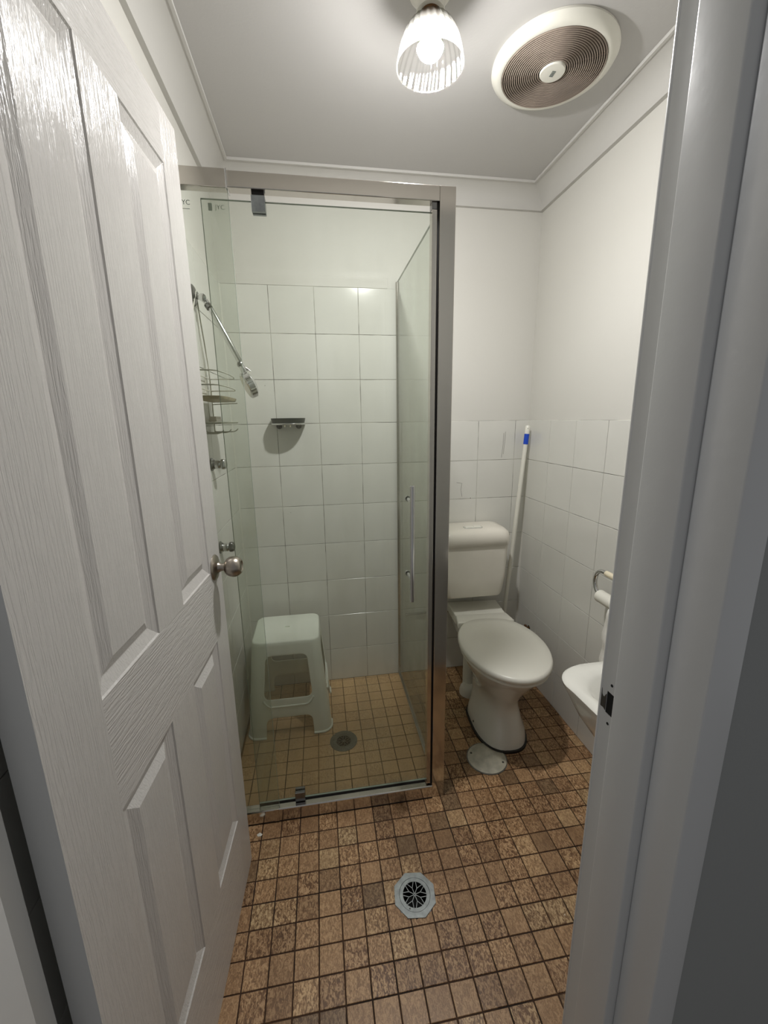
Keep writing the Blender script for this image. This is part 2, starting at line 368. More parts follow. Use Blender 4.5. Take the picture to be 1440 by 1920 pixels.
for z0, z1 in rows(ZT2):
    for a, b in cols(0, .775, .2): wall_tile(wall_left, (XL,0,0), (0,-1,0), (1,0,0), a, b, z0, z1)
for z0, z1 in rows(ZT1):
    for a, b in cols(.775, -YF, .8): wall_tile(wall_left, (XL,0,0), (0,-1,0), (1,0,0), a, b, z0, z1)
# grout bed behind the tiles (proud of the plaster by a hair under the tile faces)
G = .0018
def bed(parent, a, b):
    o = MB().box(a, b).build('grout_bed', M['grout'], parent); return o
bed(wall_back, (-SX, YB+G, 0), (XR, YB+PL+.001, ZT1)); bed(wall_back, (XL, YB+G, 0), (-SX, YB+PL+.001, ZT2))
bed(wall_right, (XR+G, YF, 0), (XR+PL+.001, YB+G, ZT1))
bed(wall_left, (XL-PL-.001, -.775, 0), (XL-G, YB+G, ZT2)); bed(wall_left, (XL-PL-.001, YF, 0), (XL-G, -.775, ZT1))

MB().box((XL-PL, .0030, ZT2+.001), (-.735, .0075, ZT2+.045)).build('painted_strip', M['wall'], wall_back, bevel=.001)
MB().box((-1.4785, -.775, ZT2+.001), (-1.4835, .004, ZT2+.045)).build('painted_strip', M['wall'], wall_left, bevel=.001)
M['caulk'] = mat('white_caulk', (206, 204, 196), .5)
def caulk(parent, x, y, sx, h):
    e = .0055; MB().add([(x, y, 0), (x+sx*e, y, 0), (x+sx*e*.35, y-e*.35, 0), (x, y-e, 0), (x, y, h), (x+sx*e, y, h), (x+sx*e*.35, y-e*.35, h), (x, y-e, h)],
        [(0,1,2,3), (4,7,6,5), (0,4,5,1), (1,5,6,2), (2,6,7,3), (3,7,4,0)]).build('corner_caulk', M['caulk'], parent)
caulk(wall_left, XL+.0002, -.0002, 1, ZT2); caulk(wall_right, -.0002, -.0002, -1, ZT1)
# hairline cracks and chips in the glaze of the back wall tiles
def crack(pts, parent=None):
    MB().tube([(x, -.0003, z) for x, z in pts], .0006, 4).build('crack', M['patch'], parent or wall_back)
crack([(-.383, 1.074), (-.354, 1.070), (-.359, 1.036), (-.352, .999)]); crack([(-.135, 1.323), (-.137, 1.26), (-.143, 1.197)]); crack([(-.126, 1.330), (-.128, 1.275), (-.134, 1.215)])
for x, z, r in ((-.305, .989, .0024), (-1.314, 1.56, .0018), (-1.236, .956, .0018), (-1.263, .856, .0014), (-1.219, .479, .0016), (-.771, .228, .002)):
    MB().lathe([(r, 0), (r*.6, .0004), (0, .0005)], (x, 0, z), (0,-1,0), 8, cap=False).build('chip', M['patch'], wall_back)
# cornice ------------------------------------------------------------------
prof = [(0, -.080), (.011, -.080), (.011, -.0735)]
for k in range(9):
    t = k/8*PI/2
    prof.append((.011 + .071*(1-math.cos(t)), -.0735 + .066*math.sin(t)))
prof += [(.0825, -.0095), (.0915, -.0095), (.0915, 0.0), (0, 0)]
prof = [(a-PL if i in (0, len(prof)-1) else a, h) for i, (a, h) in enumerate(prof)]
def cornice(name, p0, p1, inn, m0, m1):
    """p0-p1 along the wall, inn = into the room, m0/m1 = mitre sign at each end"""
    p0, p1, inn = Vector(p0), Vector(p1), Vector(inn); d = (p1-p0).normalized()
    r0 = [p0 + inn*a + d*(a*m0) + Vector((0,0,ZC+h)) for a, h in prof]; r1 = [p1 + inn*a - d*(a*m1) + Vector((0,0,ZC+h)) for a, h in prof]
    n = len(prof); o = MB().loft([r0, r1]).build(name, M['cornice'], smooth=30); tag(o, kind='structure')
cornice('trim_1', (XL, YB, 0), (XR, YB, 0), (0,-1,0), 1, 1)
cornice('trim_2', (XR, YB, 0), (XR, YF, 0), (-1,0,0), 1, 1)
cornice('trim_3', (XL, YF, 0), (XL, YB, 0), (1,0,0), 1, 1)
cornice('trim_4', (XR, YF, 0), (XL, YF, 0), (0,1,0), 1, 1)

# floor ----------------------------------------------------------------------
OCT_C = (-.861, -1.106); OCT_R = .0625; DR_C = (-1.035, -.457)
def clip(poly, p, n, keep_in):
    """clip a convex polygon by the line through p with normal n; keep_in keeps the side where (q-p).n <= 0"""
    out = []
    for i in range(len(poly)):
        a, b = poly[i], poly[(i+1) % len(poly)]
        da = (a[0]-p[0])*n[0]+(a[1]-p[1])*n[1]; db = (b[0]-p[0])*n[0]+(b[1]-p[1])*n[1]
        if not keep_in: da, db = -da, -db
        if da <= 0: out.append(a)
        if (da < 0 < db) or (db < 0 < da):
            t = da/(da-db); out.append((a[0]+(b[0]-a[0])*t, a[1]+(b[1]-a[1])*t))
    return out
def minus_disc(poly, c, r, n=8, rot=0):
    """the pieces of a polygon outside a regular n-gon (apothem r)"""
    out = []; cur = poly
    for k in range(n):
        a = rot+2*PI*k/n; nn = (math.cos(a), math.sin(a)); p = (c[0]+nn[0]*r, c[1]+nn[1]*r)
        q = clip(cur, p, nn, False)
        if len(q) > 2: out.append(q)
        cur = clip(cur, p, nn, True)
        if len(cur) < 3: break
    return out
def prism(mb, poly, z0, z1, mi=0):
    n = len(poly)
    return mb.add([(x, y, z0) for x, y in poly]+[(x, y, z1) for x, y in poly], [tuple(range(n))[::-1], tuple(range(n, 2*n))]+[(i, (i+1) % n, (i+1) % n+n, i+n) for i in range(n)], mi)
HOLES = [(OCT_C, OCT_R-.006, 8, PI/8-.12), (DR_C, .052, 24, 0)]
def area(poly):
    return abs(sum(poly[i][0]*poly[(i+1) % len(poly)][1]-poly[(i+1) % len(poly)][0]*poly[i][1] for i in range(len(poly))))/2
def seen(x, y, z=0):
    d = Vector((x, y, z))-CAM; dep = d.dot(_f)
    if dep < .1: return None
    return 720+FPX*d.dot(_r)/dep, 960-FPX*d.dot(_u)/dep, dep
def slab(name, x0, y0, x1, y1, m, holes):
    mb = MB(); polys = [[(x0,y0),(x1,y0),(x1,y1),(x0,y1)]]
    for c, r, n, rot in holes:
        nx = []
        for p in polys: nx += minus_disc(p, c, r, n, rot)
        polys = nx
    for p in polys: prism(mb, p, -.06, -.0022)
    o = mb.build(name, m); tag(o, kind='structure'); return o
SY = -.785
floor = slab('floor', XL-.02, YF-.14, XR+.02, YB+.02, M['fgrout'], HOLES)
sbed = MB()
for p in minus_disc([(XL, SY+.02), (-SX-.01, SY+.02), (-SX-.01, 0), (XL, 0)], DR_C, .052, 24): prism(sbed, p, -.0024, -.0016)
floor_shower = sbed.build('floor_shower', M['sgrout']); tag(floor_shower, kind='structure')
FG = .0035
def lay(parent, x0, y0, x1, y1, mt, skip=None, limit=295):
    items = []
    i0 = math.floor((x0-FX)/FP)-1; i1 = math.ceil((x1-FX)/FP)+1; j0 = math.floor((y0-FY)/FP)-1; j1 = math.ceil((y1-FY)/FP)+1
    for i in range(i0, i1+1):
        for j in range(j0, j1+1):
            a, b = FX+i*FP+FG/2, FY+j*FP+FG/2; c, d = a+FP-FG, b+FP-FG
            aa, bb, cc, dd = max(a, x0), max(b, y0), min(c, x1), min(d, y1)
            if cc-aa < .006 or dd-bb < .006: continue
            if skip and skip((aa+cc)/2, (bb+dd)/2): continue
            s = seen((aa+cc)/2, (bb+dd)/2)
            inside = s and -30 < s[0] < 1470 and -30 < s[1] < 1960
            size = (cc-aa)*(dd-bb)/(s[2]**2) if inside else 0
            if (aa+cc)/2 < -1.36 and (bb+dd)/2 < -.92: size *= .01
            items.append((size, aa, bb, cc, dd))
    items.sort(key=lambda t: -t[0])
    rest = MB(); nr = 0
    for k, (size, a, b, c, d) in enumerate(items):
        cx, cy_ = (a+c)/2, (b+d)/2; pieces = [[(a,b),(c,b),(c,d),(a,d)]]; cut = False
        for hc, r, n, rot in HOLES:
            if math.hypot(cx-hc[0], cy_-hc[1]) < r+.05:
                nx = []
                for p in pieces: nx += minus_disc(p, hc, r+.001, n, rot)
                if abs(sum(area(p) for p in nx)-sum(area(p) for p in pieces)) > 1e-7: cut = True; pieces = nx
        pieces = [p for p in pieces if area(p) > 8e-6]
        if not pieces: continue
        dz = random.uniform(-.0003, .0002)
        if k >= limit or size == 0:
            for p in pieces: prism(rest, p, -.003, dz)
            nr += 1; continue
        if cut:
            mb = MB()
            for p in pieces: prism(mb, p, -.003, dz)
            mb.build('tile', M[mt], parent)
        else:
            o = bpy.data.objects.new('tile', tile_mesh(c-a, d-b, .0042, mt, .0008)); link(o, parent, (cx, cy_, -.0042+dz))
            o.rotation_euler = (random.uniform(-.003, .003), random.uniform(-.003, .003), random.uniform(-.004, .004))
    if nr:
        o = rest.build('tile_field', M[mt], parent); o['kind'] = 'stuff'
lay(floor_shower, XL, SY+.015, -SX-.004, YB, 'stile')
lay(floor, XL, YF-.10, XR, YB, 'ftile', skip=lambda x, y: x < -SX-.004 and y > SY)
# hall floor outside the door, and the timber threshold
hf = MB().box((-2.6, -3.2, -.06), (1.1, YF-.1, -.002)).build('floor_hall', M['hallfloor']); tag(hf, kind='structure')

# ------------------------------------------------------------------ door frame
def jamb_piece(a, b): return (a, b)
YR = -1.6525    # back edge of the stop
ST = .0125       # stop projects
mb = MB()
hz0, hz1, hy0, hy1 = 1.0265, 1.0575, -1.6525, -1.6275
# right jamb: rebate part around the strike mortise
X0, X1 = JR, JR+JT
mb.box((X0, YR, -.0), (X1, YF, hz0)); mb.box((X0, YR, hz1), (X1, YF, JH)); mb.box((X0, hy1, hz0), (X1, YF, hz1))
mb.box((X0+.022, YR, hz0), (X1, hy1, hz1))
t1 = mb.build('trim_5', M['jamb']); tag(t1, kind='structure')
MB().box((X0-ST, -1.7058, 0), (X1, YR, JH-ST)).build('door_stop', M['jamb'], t1, bevel=.0022, seg=4, smooth=40)
MB().box((X0-.0008, YF-.004, 0), (X0+.004, YF+.0008, JH)).build('edge_bead', M['jamb'], t1, bevel=.0018, seg=3, smooth=40)
MB().box((X0, YO-.002, 0), (X1+.004, -1.7058, JH)).build('outer_reveal', M['jamb'], t1, bevel=.002, seg=4, smooth=40)
MB().box((X0+.0004, YR+.0002, hz0+.0002), (X0+.022, hy1-.0003, hz1-.0005)).build('mortise', M['black'], t1)  # solid black block fills the mortise, its colour standing for the shade inside
# bare patch left by the missing strike plate, with ragged paint edges, and two screw holes
pts = [(-1.6274, 1.0525), (-1.6255, 1.050), (-1.6240, 1.0462), (-1.6215, 1.0455), (-1.6195, 1.0475), (-1.6185, 1.0555), (-1.6160, 1.0560), (-1.6160, 1.031), (-1.6195, 1.0295), (-1.6235, 1.0302), (-1.6274, 1.0285)]
pm = MB(); n = len(pts)
pm.add([(X0-.0004, y, z) for y, z in pts]+[(X0, y, z) for y, z in pts], [tuple(range(n)), tuple(range(2*n-1, n-1, -1))]+[(i, (i+1) % n, (i+1) % n+n, i+n) for i in range(n)])
pm.build('bare_patch', M['patch'], t1)
for zz in (1.069, 1.014):
    MB().cyl((X0-.0006, -1.6345, zz), (X0+.001, -1.6345, zz), .0019, 12).build('screw_hole', M['black'], t1)  # black disc painted for the dark of the hole
# left jamb
mb = MB(); X0, X1 = JL-JT, JL
mb.box((X0, -1.659, 0), (X1, -1.620, JH)); mb.box((X0, -1.7058, 0), (X1+ST, -1.659, JH-ST)); mb.box((X0-.004, YO-.002, 0), (X1, -1.7058, JH))
t2 = mb.build('trim_6', M['jamb'], bevel=.0012); tag(t2, kind='structure')
mb = MB(); mb.box((JL-JT, YR, JH), (JR+JT, YF, JH+JT)); mb.box((JL, -1.7058, JH-ST), (JR, YR, JH+JT)); mb.box((JL-JT, YO-.002, JH), (JR+JT, -1.7058, JH+JT))
t3 = mb.build('trim_7', M['jamb']); tag(t3, kind='structure')

# ------------------------------------------------------------------ door leaf
F0 = Vector((-1.363, -.917, 0)); HG = Vector((-1.4005, -1.605, 0)); E_ = (HG-F0).normalized(); NRM = Vector((-E_.y, E_.x, 0))
if NRM.x < 0: NRM = -NRM
LW, DH, DT = (HG-F0).length, 2.028, .035
door = empty('door_1', tuple(HG)); tag(door, 'open white four-panel door with moulded wood grain, hinged on the left', kind='structure')
def dp(u, z, d=0): return F0 + E_*u + Vector((0,0,z)) + NRM*d
US = [0, .090, .270, .387, .573, LW]; ZS = [.006, .260, .841, 1.026, 1.919, DH]
mb = MB()
def quad(mb, u0, u1, z0, z1, mi=0, d=0): mb.add([dp(u0,z0,d), dp(u1,z0,d), dp(u1,z1,d), dp(u0,z1,d)], [(0,1,2,3)], mi)
quad(mb, US[0], US[1], ZS[0], ZS[5]); quad(mb, US[4], US[5], ZS[0], ZS[5])
for z0, z1 in ((ZS[1], ZS[2]), (ZS[3], ZS[4])): quad(mb, US[2], US[3], z0, z1)
for z0, z1 in ((ZS[0], ZS[1]), (ZS[2], ZS[3]), (ZS[4], ZS[5])):
    for k in (1, 2, 3): quad(mb, US[k], US[k+1], z0, z1, 1)
# edges and back
b = -DT; a0, a1, c0, c1 = dp(0,ZS[0]), dp(0,DH), dp(LW,ZS[0]), dp(LW,DH); B0, B1, C0, C1 = dp(0,ZS[0],b), dp(0,DH,b), dp(LW,ZS[0],b), dp(LW,DH,b)
mb.add([a0,a1,c0,c1,B0,B1,C0,C1], [(0,1,5,4),(2,3,7,6),(1,3,7,5),(0,2,6,4),(4,5,7,6)], 2)
leaf = mb.build('leaf', [M['grain_v'], M['grain_h'], M['jamb']], door)
PR = [(0, 0), (.0025, -.0028), (.022, -.0095), (.0235, -.0095), (.043, -.0015)]
for z0, z1 in ((ZS[3], ZS[4]), (ZS[1], ZS[2])):
    for u0, u1 in ((US[1], US[2]), (US[3], US[4])):
        mb = MB(); R_ = []
        for i, d in PR: R_.append([dp(u0+i,z0+i,d), dp(u1-i,z0+i,d), dp(u1-i,z1-i,d), dp(u0+i,z1-i,d)])
        mb.loft(R_, cap0=False); mb.build('panel', M['grain_v'], door)
# knob: rose, neck and ball on the visible side
kc = dp(.052, 1.030)
mb = MB(); mb.lathe([(.0, 0), (.0335, 0), (.0335, .002), (.031, .005), (.022, .0075), (.014, .011), (.0105, .018), (.0105, .026)], kc, NRM, 40, cap=False)
kn = mb.build('door_knob', M['nickel'], door, smooth=35)
mb = MB(); mb.lathe([(.0105, .026), (.0135, .0268), (.0215, .0315), (.0262, .040), (.0272, .048), (.0262, .056), (.0225, .064), (.0175, .0685), (.0150, .0692), (.0135, .0672), (.009, .0655), (0, .065)], kc, NRM, 40, cap=False)
mb.build('ball', M['nickel'], kn, smooth=40)
MB().lathe([(.004, .0652), (.004, .0672), (0, .0672)], kc, NRM, 16).build('lock_button', M['darkchrome'], kn)
lp = MB(); c = dp(0, 1.030, -DT/2)
for sx in (1,): lp.add([c+E_*0+NRM*(-.0115)+Vector((0,0,-.028)), c+NRM*.0115+Vector((0,0,-.028)), c+NRM*.0115+Vector((0,0,.028)), c-NRM*.0115+Vector((0,0,.028))]+[q-E_*.0015 for q in [c-NRM*.0115+Vector((0,0,-.028)), c+NRM*.0115+Vector((0,0,-.028)), c+NRM*.0115+Vector((0,0,.028)), c-NRM*.0115+Vector((0,0,.028))]], [(0,1,2,3),(4,5,6,7),(0,1,5,4),(1,2,6,5),(2,3,7,6),(3,0,4,7)])
lp.build('latch_plate', M['nickel'], door)

# ------------------------------------------------------------------ shower enclosure
sh = empty('shower_screen', (-.69, -.775, 0)); tag(sh, 'clear glass shower enclosure with polished metal frame and pivot door', 'shower screen')
Y0, Y1 = -.795, -.762
H0, H1 = 1.982, 2.020
o = MB().box((-.722, Y0, 0), (-.676, -.749, 2.020)).build('corner_post', M['alu'], sh, bevel=.0015)
o = MB().box((XL+.0006, Y0, H0), (-.722, Y1, H1)).build('top_rail', M['alu'], sh, bevel=.002)
MB().box((-1.2835, Y0-.006, H0-.006), (-1.2795, Y1, H1+.001)).build('rail_end_cap', M['chrome'], sh, bevel=.0008)
MB().box((XL+.0006, Y0-.0055, H0-.004), (-1.2835, Y0-.0005, H1)).build('rail_cover', M['alu'], sh, bevel=.001)
mb = MB(); mb.add([(x, y, z) for x in (XL+.0006, -.722) for y, z in ((-.800, .0065), (-.800, .0525), (-.797, .0555), (-.768, .0550), (-.762, .040), (-.762, .001))],
   [(0,1,2,3,4,5), (11,10,9,8,7,6)]+[(i, (i+1) % 6, (i+1) % 6+6, i+6) for i in range(6)])
mb.build('sill', M['alu'], sh, bevel=.001)
MB().box((-1.300, -.8015, .0066), (-1.2835, -.786, .0568)).build('sill_joint', M['alu'], sh, bevel=.001)
MB().box((XL+.0006, -.786, .056), (XL+.020, -.770, H0)).build('wall_channel', M['alu'], sh)
# fixed pane at the wall, in front of the pivoting pane
GY = -.7845
def pane(name, a, b, parent):
    o = MB().box(a, b).build(name, M['glass'], parent); return o
fp = pane('fixed_pane', (XL+.008, GY-.003, .0562), (-1.2825, GY+.003, H0+.006), sh)
MB().box((-1.2826, GY-.003, .0562), (-1.2819, GY+.003, H0-.004)).build('pane_edge', M['glassedge'], fp)
# pivot door
DY = -.7685; dx0, dx1, dz0, dz1 = -1.353, -.742, .0612, 1.963
gd = pane('glass_door', (dx0, DY-.003, dz0), (dx1, DY+.003, dz1), sh)
mb = MB(); mb.box((dx0-.0007, DY-.003, dz0), (dx0, DY+.003, dz1)); mb.box((dx0, DY-.003, dz1), (dx1, DY+.003, dz1+.0012)); mb.box((dx0, DY-.003, dz0-.0012), (dx1, DY+.003, dz0))
mb.build('pane_edge', M['glassedge'], gd)
MB().box((-.7425, -.791, dz0), (-.7285, DY+.004, dz1)).build('door_stile', M['alu'], gd, bevel=.001)
MB().box((-.7280, -.786, .056), (-.7224, -.757, H0)).build('door_seal', M['blackrub'], sh)
MB().box((-.7425, -.790, dz1+.001), (-.7285, -.764, H0-.0005)).build('corner_block', M['darkchrome'], gd, bevel=.001)
MB().box((dx0, DY-.004, .0560), (-.743, DY+.004, .0610)).build('bottom_seal', M['blackrub'], gd)
MB().box((XL+.0006, -.7995, .0008), (-.722, -.7995+.03, .006)).build('silicone_bead', M['silicone'], sh)
for z0, z1 in ((1.936, 1.974), (.0585, .094)):
    mb = MB(); mb.box((-1.226, DY-.015, z0), (-1.191, DY-.0032, z1)); mb.box((-1.226, DY+.0032, z0), (-1.191, DY+.013, z1))
    pb = mb.build('pivot_bracket', M['steel'] if z1 > 1 else M['darkchrome'], gd, bevel=.001)
    zz = z1 if z1 > 1 else z0-.001
    MB().box((-1.224, DY-.012, z1-.001 if z1 > 1 else z0-.0025), (-1.193, DY+.010, z1+.0085 if z1 > 1 else z0+.001)).build('pivot_block', M['blackrub'], pb)
# long tubular handle with two stand-offs and inner caps
hx = -.8065; hyo = -.829
mb = MB(); mb.lathe([(.0065, 0), (.0078, .0015), (.0078, .3785), (.0065, .380)], (hx, hyo, .822), (0,0,1), 24)
hd = mb.build('handle', M['chrome'], gd, smooth=40)
for zz in (.895, 1.150):
    MB().cyl((hx, hyo, zz), (hx, DY-.0031, zz), .006, 16).build('standoff', M['chrome'], hd, smooth=40)
    MB().lathe([(.009, 0), (.009, .008), (.006, .011)], (hx, DY+.0031, zz), (0,1,0), 20).build('inner_cap', M['chrome'], hd, smooth=40)
# return pane
rx = -.692
rp = pane('return_pane', (rx-.003, -.749, .014), (rx+.003, -.012, 2.010), sh)
MB().box((rx-.003, -.749, 2.010), (rx+.003, -.012, 2.0114)).build('pane_edge', M['glassedge'], rp)
MB().box((rx-.008, -.016, .012), (rx+.008, -.0006, 2.012)).build('wall_channel', M['alu'], sh, bevel=.001)
MB().box((rx-.009, -.749, .0008), (rx+.009, -.0006, .015)).build('floor_channel', M['alu'], sh, bevel=.001)
mb = MB()
for k in range(7): mb.box((rx-.0075-.0, -.0012, .3+k*.22), (rx-.0065, -.0008, .31+k*.22))
# glass maker's marks, etched on both panes
def text(body, size, loc, parent, m, rot=(PI/2, 0, 0), ext=.0001, name='glass_mark', bold=0):
    c = bpy.data.curves.new('t', 'FONT'); c.body = body; c.size = size; c.extrude = ext; c.align_x = 'LEFT'; c.offset = bold
    t = bpy.data.objects.new('t', c); COL.objects.link(t)
    bpy.context.view_layer.update()
    me = bpy.data.meshes.new_from_object(t.evaluated_get(bpy.context.evaluated_depsgraph_get())); bpy.data.objects.remove(t)
    me.materials.clear(); me.materials.append(m)
    o = bpy.data.objects.new(name, me); link(o, parent, tuple(Vector(loc)-OFF[parent.name])); o.rotation_euler = rot; return o
text('JYC', .0155, (-1.400, GY-.0033, 1.940), fp, M['ink'])
MB().box((-1.3985, GY-.0034, 1.930), (-1.378, GY-.0031, 1.9312)).build('glass_mark', M['ink'], fp)
M['ink2'] = mat('faded_print', (148, 156, 146), .7)
text('JYC', .0155, (-1.319, DY-.0033, 1.940), gd, M['ink2'])
MB().box((-1.336, DY-.0034, 1.936), (-1.3265, DY-.0031, 1.9535)).build('glass_mark', M['ink2'], gd)

# ------------------------------------------------------------------ drains
od = empty('floor_drain', (OCT_C[0], OCT_C[1], 0)); tag(od, 'grey octagonal floor drain with star-patterned grate in the brown tiles', 'drain')
def ring_plate(outer, inner, z0, z1, mb):
    n = len(outer); vs = [(x,y,z0) for x,y in outer]+[(x,y,z0) for x,y in inner]+[(x,y,z1) for x,y in outer]+[(x,y,z1) for x,y in inner]; fs = []
    for i in range(n):
        j = (i+1) % n
        fs += [(i, j, n+j, n+i), (2*n+i, 2*n+j, 3*n+j, 3*n+i), (i, j, 2*n+j, 2*n+i), (n+i, n+j, 3*n+j, 3*n+i)]
    return mb.add(vs, fs)
def octp(R, n, rot, c):
    out = []
    for k in range(n):
        a = 2*PI*k/n; s = ((a-rot) % (PI/4))-PI/8
        rr = R/math.cos(s); out.append((c[0]+rr*math.cos(a), c[1]+rr*math.sin(a)))
    return out
def circ(R, n, c): return [(c[0]+R*math.cos(2*PI*k/n), c[1]+R*math.sin(2*PI*k/n)) for k in range(n)]
rot8 = -.12
NS = 96
def octv(R, c):   # keep true corners: polar samples incl. the eight corners
    out = []
    for k in range(NS):
        a = rot8+PI/8+2*PI*k/NS; s = ((2*PI*k/NS) % (PI/4))-PI/8
        rr = R/math.cos(s); out.append((c[0]+rr*math.cos(a), c[1]+rr*math.sin(a)))
    return out
def circv(R, c, n=NS): return [(c[0]+R*math.cos(rot8+PI/8+2*PI*k/n), c[1]+R*math.sin(rot8+PI/8+2*PI*k/n)) for k in range(n)]
mb = MB(); ring_plate(octv(OCT_R-.002, OCT_C), circv(.0465, OCT_C), .0003, .0028, mb); mb.build('frame', M['steel'], od, bevel=.0004, bang=60)
def grate(c, r_out, r_in, z0, z1, parent, bar, mname, n8=8):
    mb = MB(); ring_plate(circv(r_out, c), circv(r_in, c), z0, z1, mb)
    ring_plate(circv(.0035, c), circv(.0018, c), z0, z1, mb)
    def strip(p, q):
        d = Vector((q[0]-p[0], q[1]-p[1])).normalized(); nx, ny = -d.y*bar/2, d.x*bar/2
        prism(mb, [(p[0]+nx, p[1]+ny), (p[0]-nx, p[1]-ny), (q[0]-nx, q[1]-ny), (q[0]+nx, q[1]+ny)], z0, z1)
    for k in range(n8):
        a = 2*PI*k/n8+.2; P0 = (c[0]+.0033*math.cos(a), c[1]+.0033*math.sin(a)); P1 = (c[0]+r_in*.52*math.cos(a), c[1]+r_in*.52*math.sin(a))
        strip(P0, P1)
        for s in (-1, 1):
            P2 = (c[0]+(r_in+.0006)*math.cos(a+s*.30), c[1]+(r_in+.0006)*math.sin(a+s*.30)); strip(P1, P2)
    mb.build('grate', M[mname], parent)
grate(OCT_C, .0457, .0355, -.0004, .0022, od, .0017, 'steel')
MB().lathe([(.0545, -.0032), (.0462, -.0032), (.036, -.012), (.034, -.05), (0, -.05)], (OCT_C[0], OCT_C[1], 0), (0,0,1), 32, cap=False).build('drain_cup', M['black'], od)
MB().lathe([(.0025, 0), (.002, .0008), (0, .001)], (OCT_C[0]-.022, OCT_C[1]-.034, .0022), (0,0,1), 12, cap=False).build('screw', M['darkchrome'], od)
sd = empty('shower_drain', (DR_C[0], DR_C[1], 0)); tag(sd, 'small round dull grey drain in the tan shower floor', 'drain')
M['dullsteel'] = mat('dull_grey_drain', (104, 104, 94), .5, .5, vary=.3, vscale=60)
mb = MB(); mb.lathe([(.0605, 0.0002), (.0605, .0016), (.058, .0024), (.040, .0024), (.040, -.001)], (DR_C[0], DR_C[1], 0), (0,0,1), 48, cap=False); mb.build('flange', M['dullsteel'], sd, smooth=30)
grate(DR_C, .0400, .0320, -.0006, .0016, sd, .0016, 'dullsteel')
MB().lathe([(.0505, -.003), (.041, -.003), (.034, -.012), (.032, -.05), (0, -.05)], (DR_C[0], DR_C[1], 0), (0,0,1), 32, cap=False).build('drain_cup', M['black'], sd)
# round access cover with two screws, beside the toilet foot
CC = (-.446, -.658)
cv = empty('floor_cover_plate', (CC[0], CC[1], 0)); tag(cv, 'round dirty white access cover screwed to the floor beside the toilet foot', 'cover plate')
MB().lathe([(.080, .0002), (.080, .004), (.076, .0055), (0, .006)], (CC[0], CC[1], 0), (0,0,1), 56, cap=False).build('plate', M['coverplate'], cv, smooth=30)
MB().lathe([(.0835, .0002), (.0835, .003), (.0815, .0032), (.0815, .0002)], (CC[0], CC[1], 0), (0,0,1), 56, cap=False).build('rim', M['steel'], cv)
for a in (-.55, -.55+PI):
    MB().lathe([(.0045, .0055), (.004, .0068), (0, .007)], (CC[0]+.066*math.cos(a), CC[1]+.066*math.sin(a), 0), (0,0,1), 14, cap=False).build('screw', M['patch'], cv)

